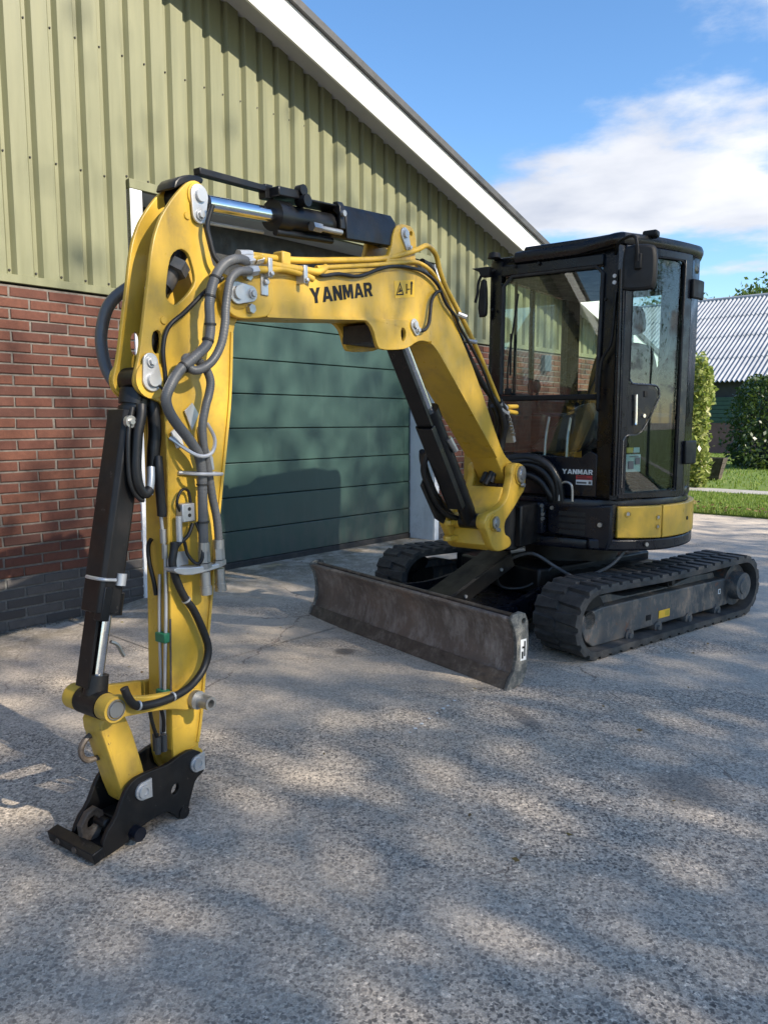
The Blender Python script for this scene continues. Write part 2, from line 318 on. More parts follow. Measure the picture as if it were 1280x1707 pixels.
# ------------------------------------------------------------------ mesh helpers
def chaikin(p, n=1, closed=True):
    for _ in range(n):
        q = []; m = len(p)
        for i in range(m if closed else m-1):
            a = p[i]; b = p[(i+1) % m]
            q.append(tuple(.75*x+.25*y for x, y in zip(a, b))); q.append(tuple(.25*x+.75*y for x, y in zip(a, b)))
        if not closed: q = [p[0]]+q+[p[-1]]
        p = q
    return p
def smooth_path(pts, k=5):
    P = [Vector(p) for p in pts]; out = []
    for i in range(len(P)-1):
        p0 = P[max(i-1, 0)]; p1 = P[i]; p2 = P[i+1]; p3 = P[min(i+2, len(P)-1)]
        for j in range(k):
            t = j/k
            out.append(.5*((2*p1)+(p2-p0)*t+(2*p0-5*p1+4*p2-p3)*t*t+(3*p1-p0-3*p2+p3)*t**3))
    out.append(P[-1]); return out
def circle2(cx, cy, r, n=20): return [(cx+r*math.cos(2*math.pi*i/n), cy+r*math.sin(2*math.pi*i/n)) for i in range(n)]
def capsule2(a, b, ra, rb, n=10):
    a = Vector(a); b = Vector(b); d = b-a; ang = math.atan2(d.y, d.x); o = []
    for i in range(n+1):
        t = ang+math.pi/2+math.pi*i/n; o.append((a.x+ra*math.cos(t), a.y+ra*math.sin(t)))
    for i in range(n+1):
        t = ang-math.pi/2+math.pi*i/n; o.append((b.x+rb*math.cos(t), b.y+rb*math.sin(t)))
    return o

class MB:
    def __init__(s): s.v = []; s.f = []; s.uv = None
    def add(s, vs, fs):
        o = len(s.v); s.v += [tuple(v) for v in vs]; s.f += [tuple(i+o for i in f) for f in fs]; return s
    def box(s, x0, x1, y0, y1, z0, z1):
        return s.add([(x0, y0, z0), (x1, y0, z0), (x1, y1, z0), (x0, y1, z0), (x0, y0, z1), (x1, y0, z1), (x1, y1, z1), (x0, y1, z1)],
                     [(0, 3, 2, 1), (4, 5, 6, 7), (0, 1, 5, 4), (1, 2, 6, 5), (2, 3, 7, 6), (3, 0, 4, 7)])
    def obox(s, c, ax, ay, az):     # centre and three half-axis vectors
        c = Vector(c); ax = Vector(ax); ay = Vector(ay); az = Vector(az)
        if ax.cross(ay).dot(az) < 0: ax = -ax
        vs = [c+i*ax+j*ay+k*az for k in (-1, 1) for i, j in ((-1, -1), (1, -1), (1, 1), (-1, 1))]
        return s.add(vs, [(0, 3, 2, 1), (4, 5, 6, 7), (0, 1, 5, 4), (1, 2, 6, 5), (2, 3, 7, 6), (3, 0, 4, 7)])
    def cyl(s, p0, p1, r0, r1=None, n=20, caps=True):
        p0 = Vector(p0); p1 = Vector(p1); r1 = r0 if r1 is None else r1; d = (p1-p0).normalized()
        a = d.orthogonal().normalized(); b = d.cross(a)
        vs = [p+(a*math.cos(2*math.pi*i/n)+b*math.sin(2*math.pi*i/n))*r for p, r in ((p0, r0), (p1, r1)) for i in range(n)]
        fs = [(i, (i+1) % n, n+(i+1) % n, n+i) for i in range(n)]
        if caps: fs += [tuple(range(n-1, -1, -1)), tuple(range(n, 2*n))]
        return s.add(vs, fs)
    def ring(s, p0, p1, ro, ri, n=24):
        p0 = Vector(p0); p1 = Vector(p1); d = (p1-p0).normalized(); a = d.orthogonal().normalized(); b = d.cross(a); vs = []
        for p, r in ((p0, ro), (p1, ro), (p1, ri), (p0, ri)):
            vs += [p+(a*math.cos(2*math.pi*i/n)+b*math.sin(2*math.pi*i/n))*r for i in range(n)]
        fs = []
        for k in range(4):
            k2 = (k+1) % 4
            fs += [(k*n+i, k*n+(i+1) % n, k2*n+(i+1) % n, k2*n+i) for i in range(n)]
        return s.add(vs, fs)
    def tube(s, pts, r, n=10, k=5, caps=True):
        P = smooth_path(pts, k) if k > 1 else [Vector(p) for p in pts]
        m = len(P); rr = r if callable(r) else (lambda t: r)
        T = [(P[min(i+1, m-1)]-P[max(i-1, 0)]).normalized() for i in range(m)]
        a = T[0].orthogonal().normalized(); vs = []
        for i in range(m):
            a = (a-T[i]*a.dot(T[i])); a = a.normalized() if a.length > 1e-6 else T[i].orthogonal().normalized()
            b = T[i].cross(a); ri = rr(i/(m-1))
            vs += [P[i]+(a*math.cos(2*math.pi*j/n)+b*math.sin(2*math.pi*j/n))*ri for j in range(n)]
        fs = [(i*n+j, i*n+(j+1) % n, (i+1)*n+(j+1) % n, (i+1)*n+j) for i in range(m-1) for j in range(n)]
        if caps: fs += [tuple(range(n-1, -1, -1)), tuple(range((m-1)*n, m*n))]
        return s.add(vs, fs)
    def sphere(s, c, r, n=12, m=8, sc=(1, 1, 1)):
        c = Vector(c); vs = [c+Vector((0, 0, r*sc[2]))]
        for i in range(1, m):
            t = math.pi*i/m; vs += [c+Vector((r*sc[0]*math.sin(t)*math.cos(2*math.pi*j/n), r*sc[1]*math.sin(t)*math.sin(2*math.pi*j/n), r*sc[2]*math.cos(t))) for j in range(n)]
        vs.append(c-Vector((0, 0, r*sc[2]))); L = len(vs)-1; fs = [(0, 1+j, 1+(j+1) % n) for j in range(n)]
        for i in range(m-2): fs += [(1+i*n+j, 1+(i+1)*n+j, 1+(i+1)*n+(j+1) % n, 1+i*n+(j+1) % n) for j in range(n)]
        fs += [(L, 1+(m-2)*n+(j+1) % n, 1+(m-2)*n+j) for j in range(n)]
        return s.add(vs, fs)
    def plate(s, outer, half, mapf, holes=(), bev=.002):
        # a flat outline with real thickness; filled through a 2D curve so that holes stay open
        cu = bpy.data.curves.new('t', 'CURVE'); cu.dimensions = '2D'; cu.fill_mode = 'BOTH'
        bev = min(bev, half*.9); cu.extrude = half-bev; cu.bevel_depth = bev; cu.bevel_resolution = 1; cu.offset = -bev
        for poly in (outer, *holes):
            sp = cu.splines.new('POLY'); sp.points.add(len(poly)-1); sp.use_cyclic_u = True
            for p, q in zip(sp.points, poly): p.co = (q[0], q[1], 0, 1)
        ob = bpy.data.objects.new('t', cu); me = ob.to_mesh()
        vs = [mapf(v.co.x, v.co.y, v.co.z) for v in me.vertices]; fs = [tuple(p.vertices) for p in me.polygons]
        ob.to_mesh_clear(); bpy.data.objects.remove(ob); bpy.data.curves.remove(cu)
        return s.add(vs, fs)
    def mesh(s, name, mat=None, smooth=True, angle=38):
        me = bpy.data.meshes.new(name); me.from_pydata([tuple(v) for v in s.v], [], s.f); me.update()
        if smooth:
            me.polygons.foreach_set('use_smooth', [True]*len(me.polygons)); me.set_sharp_from_angle(angle=R(angle))
        if mat: me.materials.append(MAT[mat])
        return me
    def build(s, name, mat, parent=None, bevel=0., smooth=True, angle=38, seg=2):
        ob = bpy.data.objects.new(name, s.mesh(name, mat, smooth, angle)); COL.objects.link(ob)
        if parent is not None: ob.parent = parent
        if bevel:
            bm = bmesh.new(); bm.from_mesh(ob.data); bmesh.ops.recalc_face_normals(bm, faces=bm.faces)
            bm.to_mesh(ob.data); bm.free()
            m = ob.modifiers.new('bevel', 'BEVEL'); m.width = bevel; m.segments = seg; m.limit_method = 'ANGLE'; m.angle_limit = R(40)
        return ob
def tag(o, label=None, cat=None, group=None, kind=None):
    for k, v in (('label', label), ('category', cat), ('group', group), ('kind', kind)):
        if v: o[k] = v
    return o
def empty(name, loc=(0, 0, 0), rz=0., parent=None):
    o = bpy.data.objects.new(name, None); COL.objects.link(o); o.location = loc; o.rotation_euler = (0, 0, rz); o.empty_display_size = .3
    if parent is not None: o.parent = parent
    return o
def inst(name, mesh, parent, loc=(0, 0, 0), rot=(0, 0, 0), scale=(1, 1, 1)):
    o = bpy.data.objects.new(name, mesh); COL.objects.link(o); o.parent = parent; o.location = loc; o.rotation_euler = rot; o.scale = scale; return o


# ------------------------------------------------------------------ ground
def quad(name, pts, mat, kind='structure'):
    return tag(MB().add(pts, [(0, 1, 2, 3)]).build(name, mat, smooth=False), kind=kind)
quad('ground', [(-400, -400, 0), (400, -400, 0), (400, 400, 0), (-400, 400, 0)], 'concrete')
W0 = Vector((-2.135, 4.7185, 0)); WAZ = 41.5
wu = Vector((math.sin(R(WAZ)), math.cos(R(WAZ)), 0)); wnv = Vector((math.cos(R(WAZ)), -math.sin(R(WAZ)), 0))
def WF(n, u, z=0): return W0+wu*u+wnv*n+Vector((0, 0, z))
# the yard rises a little in front of the door
def ss(a, b, x):
    t = min(max((x-a)/(b-a), 0), 1); return t*t*(3-2*t)
ap = MB(); nu, nn = 44, 22; vs = []
for i in range(nu+1):
    for j in range(nn+1):
        u = .15+5.2*i/nu; n = -.33+1.75*j/nn
        h = .07*ss(1.4, .1, n)*ss(.2, 1.0, u)*ss(5.3, 4.4, u); vs.append(WF(n, u, h+.004))
ap.add(vs, [(i*(nn+1)+j, i*(nn+1)+j+1, (i+1)*(nn+1)+j+1, (i+1)*(nn+1)+j) for i in range(nu) for j in range(nn)])
tag(ap.build('door_apron', 'concrete'), kind='structure')

# lawn beyond the end of the barn, a narrow path across it
def strip(name, u0, u1, n0, n1, z, mat, edge=.03):
    m = MB(); a = [WF(n0, u0, z), WF(n1, u0, z), WF(n1, u1, z), WF(n0, u1, z)]; b = [p-Vector((0, 0, edge+.02)) for p in a]
    m.add(a+b, [(0, 1, 2, 3), (4, 5, 1, 0), (5, 6, 2, 1), (6, 7, 3, 2), (7, 4, 0, 3)]); return tag(m.build(name, mat, smooth=False), kind='structure')
strip('lawn', 8.66, 120, -90, 90, .03, 'lawn'); strip('garden_path', 11.75, 12.5, -30, 40, .038, 'path', .01)
def leafmesh(C, size, seed, aspect=.55, flat=0., up=None):
    r = np.random.default_rng(seed); n = len(C)
    d = r.normal(size=(n, 3)); d[:, 2] *= (1-flat); d /= np.linalg.norm(d, axis=1)[:, None]+1e-9
    e = r.normal(size=(n, 3)); e -= (e*d).sum(1)[:, None]*d; e /= np.linalg.norm(e, axis=1)[:, None]+1e-9
    sz = (size*(.65+.7*r.random(n)))[:, None]; k = np.cross(d, e)*.12*sz
    V = np.stack([C-d*sz, C+e*sz*aspect+k, C+d*sz, C-e*sz*aspect+k], 1).reshape(-1, 3)
    return V, n
def leaf_object(name, V, n, mat, parent=None):
    me = bpy.data.meshes.new(name); me.vertices.add(4*n); me.vertices.foreach_set('co', V.astype(np.float32).ravel())
    me.loops.add(4*n); me.loops.foreach_set('vertex_index', np.arange(4*n, dtype=np.int32))
    me.polygons.add(n); me.polygons.foreach_set('loop_start', np.arange(0, 4*n, 4, dtype=np.int32))
    me.materials.append(MAT[mat]); me.update(calc_edges=True); me.validate()
    ob = bpy.data.objects.new(name, me); COL.objects.link(ob)
    if parent is not None: ob.parent = parent
    return ob
def blades(name, n, u0, u1, n0, n1, h, w, seed, mat='grass_blade'):
    r = np.random.default_rng(seed); u = u0+(u1-u0)*r.random(n); q = n0+(n1-n0)*r.random(n)
    P = np.array(W0)+np.outer(u, np.array(wu))+np.outer(q, np.array(wnv)); P[:, 2] = .028
    a = r.random(n)*6.283; d = np.stack([np.cos(a), np.sin(a), 0*a], 1)*(w*(.6+.8*r.random(n)))[:, None]
    b = r.random(n)*6.283; lean = np.stack([np.cos(b), np.sin(b), 0*b], 1)*(h*.45*r.random(n))[:, None]
    H = (h*(.5+.8*r.random(n)))[:, None]*np.array([[0, 0, 1.]])
    V = np.stack([P-d, P+d, P+d*.25+lean+H, P-d*.25+lean+H], 1).reshape(-1, 3); return V, n
Va, na = blades('g', 26000, 8.62, 11.72, -3.2, 4.2, .038, .006, 3); Vb, nb = blades('g', 24000, 12.55, 28.4, -8, 6, .05, .012, 4); Vc, nc = blades('g', 2500, 8.58, 8.75, -3.2, 4.2, .05, .006, 5)
tag(leaf_object('grass', np.concatenate([Va, Vb, Vc]), na+nb+nc, 'grass_blade'), 'short green lawn grass behind the yard and the path', 'grass', kind='stuff')
r_ = np.random.default_rng(9); nl = 420
uu = 8.62+np.abs(r_.normal(size=nl))*.55; qq = -2.5+6.5*r_.random(nl)
Cl = np.array(W0)+np.outer(uu, np.array(wu))+np.outer(qq, np.array(wnv)); Cl[:, 2] = .06+.03*r_.random(nl)
V, n = leafmesh(Cl, .03, 12, .6, .85); 
tag(leaf_object('leaf_litter', V, n, 'dry_leaf'), 'dry brown fallen leaves along the lawn edge', 'leaves', kind='stuff')
# loose twigs and leaf crumbs on the yard
nl = 150; Cl = np.stack([-2+6.5*r_.random(nl), 1.8+7*r_.random(nl), .008+.004*r_.random(nl)], 1)
V, n = leafmesh(Cl, .011, 13, .5, .93); V[:, 2] = np.clip(V[:, 2], .005, .03)
tag(leaf_object('yard_crumbs', V, n, 'dry_leaf'), 'small leaf crumbs and grit scattered over the concrete yard', 'debris', kind='stuff')

# ------------------------------------------------------------------ barn
barn = tag(empty('barn', W0, R(-WAZ)), 'beige ribbed metal clad barn with red brick base and green garage door', 'barn')
CH, BL = .0645, .2340; OPL, OPR, OPT, REC = .79, 3.97, 2.80, -.30
UL, UR, RIDGE = -11.4, 8.40, -1.5
def soff(u): return 4.7094-.30075*u if u >= RIDGE else 4.7094-.30075*RIDGE-.30075*(RIDGE-u)
wall_red = MB().box(-.11, -.009, UL, .70, .33, 2.075).box(-.11, -.009, 4.05, UR, .33, 2.075).build('brick_wall', 'mortar', barn, smooth=False)
wall_tar = MB().box(-.112, -.008, UL, .70, -.02, .3290).box(-.112, -.008, 4.05, UR, -.02, .3290).build('brick_plinth', 'mortar_dark', barn, smooth=False)
def brick_mesh(L, seed):
    r = random.Random(seed); h = .0522; m = MB(); j = lambda a: r.uniform(-a, a); b = .0035
    # chamfered face: front inset rectangle, then the edge, then the back
    def loop(x, i): return [(x+j(.0012), -L/2+i+j(.0015), -h/2+i+j(.0012)), (x+j(.0012), L/2-i+j(.0015), -h/2+i+j(.0012)), (x+j(.0012), L/2-i+j(.0015), h/2-i+j(.0012)), (x+j(.0012), -L/2+i+j(.0015), h/2-i+j(.0012))]
    v = loop(0, b)+loop(-b, 0)+loop(-.06, 0); f = [(0, 1, 2, 3)]
    for k in (0, 4):
        f += [(k+4+i, k+4+(i+1) % 4, k+(i+1) % 4, k+i) for i in range(4)]
    return m.add(v, f)
VAR = {}
def bmesh_for(L, tar, k):
    key = (round(L, 3), tar, k)
    if key not in VAR: VAR[key] = brick_mesh(L, hash(key) & 0xffff).mesh('brick', 'brick_tar' if tar else 'brick_red', smooth=False)
    return VAR[key]
jr, jt = MB(), MB(); rb = random.Random(5)
for k in range(32):
    z = .005+k*CH+.032; tar = k < 5; ph = (-.107 if (31-k) % 2 == 0 else -.107+.117)
    for (a, b) in ((UL, .70), (4.05, UR)):
        i = math.floor((a-ph)/BL)
        while True:
            u0 = max(ph+i*BL+.0065, a); u1 = min(ph+(i+1)*BL-.0065, b); i += 1
            if u0 >= b-.02: break
            if u1-u0 < .03: continue
            L = u1-u0; uc = (u0+u1)/2; full = abs(L-(BL-.013)) < .002
            L = BL-.013 if full else round(L, 2)
            prot = rb.uniform(-.002, .0022); rot = (rb.gauss(0, .003), rb.gauss(0, .004), rb.gauss(0, .006))
            if (-.42 < uc < .7) or (4.05 < uc < 5.28):
                o = inst('brick', bmesh_for(L, tar, rb.randrange(6) if full else 0), wall_tar if tar else wall_red, (prot, uc+rb.gauss(0, .0012), z+rb.gauss(0, .0009)), rot)
            else:
                m = brick_mesh(L, rb.randrange(10**6)); (jt if tar else jr).add([(x+prot, y+uc, w+z) for x, y, w in m.v], m.f)
tag(jr.build('brickwork', 'brick_red_joined', wall_red, smooth=False), kind='stuff'); tag(jt.build('brickwork', 'brick_tar_joined', wall_tar, smooth=False), kind='stuff')

PER = .1583; C0 = -.06
def prof(u):
    t = (u-C0-.010) % PER
    if t < .096: return 0.
    if t < .116: return -.033*(t-.096)/.020
    if t < .138: return -.033
    return -.033*(1-(t-.138)/(PER-.138))
def sheet(u0, u1, z0):
    br = {u0, u1}; k = math.floor((u0-C0)/PER)-1
    while C0+k*PER < u1+PER:
        for t in (0, .096, .116, .138):
            u = C0+.010+k*PER+t
            if u0 < u < u1: br.add(u)
        k += 1
    if u0 < RIDGE < u1: br.add(RIDGE)
    br = sorted(br); m = MB(); v = []
    for u in br: v += [(prof(u), u, z0), (prof(u), u, soff(u)+.05)]
    m.add(v, [(2*i, 2*i+2, 2*i+3, 2*i+1) for i in range(len(br)-1)])
    return m.build('cladding_sheet', 'cladding', barn, angle=20)
def sheets(a, b, z0):
    u = a
    while u < b-.01:
        e = C0+(math.floor((u-C0)/PER+1e-6)+6)*PER+.127; e = min(e, b)
        if b-e < .25: e = b
        sheet(u, e, z0); u = e
sheets(UL, OPL-.03, 2.13); sheets(OPL-.03, OPR+.05, OPT+.05); sheets(OPR+.05, UR, 2.13)
# flashings, unseen wall added behind the sheets to block light
MB().box(-.03, .010, UL, .66, 2.088, 2.137).box(-.03, .010, 4.08, UR, 2.088, 2.137).build('flashing', 'cladding', barn, bevel=.003)
MB().box(-.028, .012, .70, 4.06, OPT-.005, OPT+.055).box(-.028, .009, .70, .765, 2.138, OPT-.006).box(-.028, .009, 4.0, 4.06, 2.138, OPT-.006).build('opening_trim', 'cladding', barn, bevel=.003)
bw = MB()
for a, b, z0 in ((UL, .68, 0.), (4.07, UR, 0.), (.68, 4.07, OPT+.02)):
    n = 24
    for i in range(n):
        p, q = a+(b-a)*i/n, a+(b-a)*(i+1)/n; zt = min(soff(p), soff(q))
        bw.box(-.24, -.115 if z0 == 0. else -.04, p, q, z0, 2.07 if z0 == 0. else zt)
        if z0 == 0.: bw.box(-.24, -.04, p, q, 2.0701, zt)
bw.build('light_block_wall', 'dark_void', barn, smooth=False)
# screws in the grooves
sc = MB(); k = -6
while C0+k*PER < 7.5:
    u = C0+k*PER-.012; k += 1
    for z in ((2.165,) if (u < .68 or u > 4.1) else (OPT+.075,)): sc.cyl((-.034, u-.012, z), (-.025, u-.012, z), .008, .006, 8)
    for z in (2.84, 3.62):
        if z < soff(u)-.25 and (z > 3 or u < .7 or u > 4.1): sc.cyl((-.034, u-.012, z), (-.025, u-.012, z), .007, .005, 8)
tag(sc.build('cladding_screws', 'seal', barn), kind='stuff')
# door opening: boards, door panels, seal, near-black panel and rail above the door
MB().box(REC, .0, .700, .790, -.01, OPT-.006).box(-.001, .014, .701, .789, -.01, OPT-.008).build('door_jamb', 'white_paint', barn, bevel=.004)
MB().box(REC-.02, .0, 3.970, 4.048, .02, OPT-.006).box(-.001, .014, 3.974, 4.047, .02, OPT-.008).build('door_jamb', 'white_paint', barn, bevel=.004)
MB().box(REC-.03, -.03, .79, 3.97, OPT-.006, OPT+.02).build('lintel_board', 'soffit', barn)
door = MB().box(REC-.055, REC-.035, .79, 3.97, .10, 2.36).build('garage_door', 'seal', barn, smooth=False)
zs = [.125, .380, .658, .937, 1.217, 1.497, 1.776, 2.055, 2.335]
for a, b in zip(zs[:-1], zs[1:]):
    m = MB(); m.box(REC-.035, REC, .800, 3.962, a+.0035, b-.0035); m.build('door_panel', 'door_green', door, bevel=.005)
for a, b in zip(zs[:-1], zs[1:]):
    MB().box(REC-.001, REC+.003, 3.860, 3.960, a+.012, b-.012).build('end_cap', 'door_green', door, bevel=.002)
MB().box(REC-.04, REC+.006, .795, 3.965, .066, .125).build('bottom_seal', 'seal', door, bevel=.006)
MB().box(REC-.05, REC-.03, .79, 3.97, 2.345, OPT+.02).build('dark_top_panel', 'dark_void', barn)
MB().box(REC-.03, REC+.012, .79, 3.97, 2.336, 2.37).build('dark_top_rail', 'dark_void', barn, bevel=.004)
# roof: soffit, barge boards with their joints, roof slabs
def barge(u0, u1):
    m = MB(); o, t = .30, .022; lo, hi = -.125, .118
    v = [(x, u, soff(u)+d) for u in (u0, u1) for x, d in ((o-t, lo), (o, lo), (o, hi), (o-t, hi))]
    m.add(v, [(0, 3, 2, 1), (4, 5, 6, 7), (0, 1, 5, 4), (1, 2, 6, 5), (2, 3, 7, 6), (3, 0, 4, 7)])
    ob = m.build('barge_board', 'fascia_white', barn, bevel=.003)
    n = max(2, int((u1-u0)/.62)); nm = MB()
    for i in range(n):
        u = u0+(i+.5)*(u1-u0)/n; nm.cyl((o, u, soff(u)+.06), (o+.004, u, soff(u)+.06), .008, .006, 8)
    nm.build('nails', 'zinc', ob)
for a, b in ((-11.7, -8.5), (-8.496, -5.2), (-5.196, -1.502), (-1.498, .9), (.904, 4.02), (4.024, 7.1), (7.104, 8.75)): barge(a, b)
m = MB()
for a, b in ((-11.7, RIDGE), (RIDGE, 8.75)):
    v = [(x, u, soff(u)+d) for u in (a, b) for x, d in ((-.05, .0), (.278, .0), (.278, .03), (-.05, .03))]
    m.add(v, [(0, 3, 2, 1), (4, 5, 6, 7), (0, 1, 5, 4), (1, 2, 6, 5), (2, 3, 7, 6), (3, 0, 4, 7)])
m.build('soffit', 'soffit', barn, smooth=False)
for a, b in ((-11.9, RIDGE), (RIDGE, 8.9)):
    m = MB(); v = [(x, u, soff(u)+d) for u in (a, b) for x, d in ((-16, .119), (.335, .119), (.335, .175), (-16, .175))]
    m.add(v, [(0, 3, 2, 1), (4, 5, 6, 7), (0, 1, 5, 4), (1, 2, 6, 5), (2, 3, 7, 6), (3, 0, 4, 7)]); m.build('roof', 'roof_edge', barn, smooth=False)
MB().box(-16, -.24, UR-.15, UR, 0, 2.1).box(-16, -.24, UL, UL+.15, 0, 2.1).box(-16, -15.9, UL, UR, 0, 2.1).build('side_wall', 'far_brick', barn, smooth=False)
# small box on the bricks seen through the cab
MB().box(.004, .06, 6.02, 6.17, 1.86, 2.05).build('wall_box', 'wall_box', barn, bevel=.008)

# ------------------------------------------------------------------ far barn
fb = tag(empty('far_barn', WF(0, 28.7), R(-WAZ)), 'long low barn with grey corrugated roof behind the hedges', 'barn')
MB().box(-14, 12, .0, .3, 0, 1.22).build('brick_base', 'far_brick', fb, smooth=False)
MB().box(-14, 12, .06, .3, 1.22, 2.95).build('upper_wall', 'far_dark', fb, smooth=False)
for i in range(6): MB().box(-14, 12, .0, .058, 1.235+i*.158, 1.235+i*.158+.146).build('siding_board', 'far_green', fb, bevel=.008)
MB().box(-14.2, 12.2, -.02, .10, 1.19, 1.232).build('ledge', 'far_green', fb)
ez, rz_, run = 2.72, 6.75, 6.6; sl = (rz_-ez)/run
MB().add([(-14, .0, 2.95), (-14, 12.9, 2.95), (-14, 6.4, rz_-.1), (12, .0, 2.95), (12, 12.9, 2.95), (12, 6.4, rz_-.1)], [(0, 2, 1), (3, 4, 5)]).build('gable', 'far_brick', fb, smooth=False)
MB().add([(x, y, z) for x in (-14.3, 12.3) for y, z in ((6.3, rz_), (13.2, ez), (13.2, ez-.1), (6.3, rz_-.1))], [(0, 1, 5, 4), (1, 2, 6, 5), (2, 3, 7, 6), (0, 3, 2, 1), (4, 5, 6, 7)]).build('rear_roof', 'far_roof', fb, smooth=False)
rows = 4; shw = .885
for rI in range(rows):
    y0, y1 = -.35+run*rI/rows-.03*(rI > 0), -.35+run*(rI+1)/rows+.05
    m = MB(); n = 40
    for q in (0, 1):
        y = (y0, y1)[q]; z = ez+sl*(y+.35)+.02*(rows-rI)*0+(.03 if q == 0 else 0.)
        m.v += [(shw*i/n, y, z+.038*math.cos(2*math.pi*i/8)) for i in range(n+1)]
    m.f += [(i, i+1, n+2+i, n+1+i) for i in range(n)]
    # front lip gives the sheet its thickness
    b = len(m.v); m.v += [(x, y+.002, z-.008) for x, y, z in m.v[:n+1]]; m.f += [(i+1, i, b+i, b+i+1) for i in range(n)]
    me = m.mesh('roof_sheet', 'far_roof')
    for k in range(30): inst('roof_sheet', me, fb, (-14.2+k*shw, 0, 0))
MB().cyl((-14.3, 6.28, rz_+.02), (12.3, 6.28, rz_+.02), .09, n=10).build('ridge_cap', 'far_roof', fb)

# ------------------------------------------------------------------ plants
def make_tree(name, label, loc, height, trunk_h, rad, crown_c, seed, nclump, per, leaf, mat='leaf_tree', cat='tree', group=None, squash=1., clump_r=.55, tr=.16):
    t = tag(empty(name, loc, random.random()*6), label, cat, group); r = np.random.default_rng(seed); m = MB()
    m.tube([(0, 0, -.1), (.05, .03, trunk_h*.5), (0, .05, trunk_h), (.1, -.05, crown_c+rad*squash*.5)], lambda q: tr*(1.25-.95*q), 10, 5)
    H = rad*squash; cl = []
    while len(cl) < nclump:
        p = r.uniform(-1, 1, 3)
        if np.linalg.norm(p) > 1 or np.linalg.norm(p) < .35*r.random(): continue
        p = p*np.array([rad, rad, H])*(.86+.2*r.random()); cl.append(p+np.array([0, 0, crown_c]))
    cl = np.array(cl)
    for i in range(0, nclump, max(1, nclump//16)):
        b = cl[i]*.85+np.array([0, 0, crown_c*.15]); z0 = trunk_h*(.75+.5*r.random())
        m.tube([(0, 0, z0), tuple(b*np.array([.45, .45, 0])+np.array([0, 0, z0+(b[2]-z0)*.55])), tuple(b)], lambda q: tr*.42*(1-.8*q), 6, 4)
    m.build('trunk', 'bark', t)
    C = (cl[:, None, :]+r.normal(size=(nclump, per, 3))*np.array([1, 1, .7])*clump_r*(.6+.8*r.random((nclump, 1, 1)))).reshape(-1, 3)
    V, n = leafmesh(C, leaf, seed+1, .5); leaf_object('crown', V, n, mat, t); return t
q_ = Vector((math.sin(R(SUN_AZ)), math.cos(R(SUN_AZ)), 0)); p_ = Vector((-q_.y, q_.x, 0))
def QR(q, r_): return q_*q+p_*r_
# far trees behind the roof
for i, (x, y, h, rad, lab) in enumerate(((26.5, 53, 10.6, 4.4, 'leafy tree top behind the grey roof, nearest the right edge'), (20.5, 56, 9.6, 3.2, 'lower tree top just over the grey ridge, left of the taller crown'))):
    make_tree('broadleaf_tree', lab, (x, y, 0), h, 3, rad, h-rad*.8, 40+i, 260, 60, .17, group='trees behind the far barn', squash=.8, clump_r=.6, tr=.25)

def make_hedge(name, label, loc, hx, hy, h, seed, n, mat, rz, top_round=.35, leaf=.055):
    t = tag(empty(name, loc, rz), label, 'hedge'); r = np.random.default_rng(seed)
    m = MB()
    for i in range(7): m.tube([(hx*(-.8+1.6*i/6), 0, -.05), (hx*(-.75+1.55*i/6), .05, h*.5), (hx*(-.7+1.4*i/6), 0, h*.85)], lambda q: .035*(1-.7*q), 6, 3)
    m.build('stems', 'bark', t)
    P = r.uniform(-1, 1, (n*3, 3)); sh = r.random(n*3) < .35
    a = np.abs(P).max(1); P = np.where(sh[:, None], P, P/a[:, None]*(.86+.16*r.random(n*3))[:, None])
    z = (P[:, 2]+1)/2; wob = 1+.10*np.sin(P[:, 0]*5+seed)*np.cos(z*7)+.06*r.normal(size=n*3)
    k = np.where(z > 1-top_round, np.sqrt(np.clip(1-((z-(1-top_round))/top_round)**2*.55, 0, 1)), 1)*(.86+.14*np.clip(z*5, 0, 1))
    C = np.stack([P[:, 0]*hx*wob*k, P[:, 1]*hy*wob*k, .08+z*(h-.08)*(1+.02*r.normal(size=n*3))], 1)[:n]
    V, nn_ = leafmesh(C, leaf, seed+2, .6); leaf_object('foliage', V, nn_, mat, t)
    MB().box(-hx*.55, hx*.55, -hy*.55, hy*.55, .25, h*.8).build('inner_branches', 'bark', t, bevel=.2); return t
for i, (q, r_, rad, top, H, sd_, ncl) in enumerate(((12.0, -.3, 2.7, 9.9, 3.0, 21, 190), (12.6, 3.55, 1.8, 13.3, 4.6, 22, 150), (12.4, 6.9, 2.4, 13.2, 4.6, 23, 190), (11.8, 9.9, 1.5, 9.4, 3.0, 24, 60))):
    p = QR(q, r_); make_tree('yard_tree', ('leafy yard tree standing behind the viewer, %s of the row' % ('first', 'second', 'third', 'last')[i]), p, top, 2.6, rad, top-H, sd_, int(ncl*1.25), 66, .078, group='shade trees along the yard', squash=H/rad, clump_r=.95, tr=.2)
for i, (q, r_, hx) in enumerate(((15.5, -5, 5.0), (15.8, 6, 5.6))):  # unseen hedge added so the cab door glass reflects something dark
    make_hedge('unseen_hedge', ('long tall unseen hedge added behind the viewer to darken the cab door reflection, %s section' % ('first', 'second')[i]), QR(q, r_), hx, .9, 2.6, 60+i, 9000, 'leaf_hedge_dark', R(90-SUN_AZ), .3, .11)
make_hedge('clipped_hedge', 'tall sunlit yellow green hedge right beside the black cab', (5.66, 15.0, 0), .58, .75, 2.42, 3, 14000, 'leaf_hedge', R(-20), leaf=.05)
make_hedge('clipped_hedge', 'dark green hedge with rounded shoulder at the right edge', (10.75, 20.2, 0), 1.45, .9, 2.42, 5, 12000, 'leaf_hedge_dark', R(-8), .5, .055)
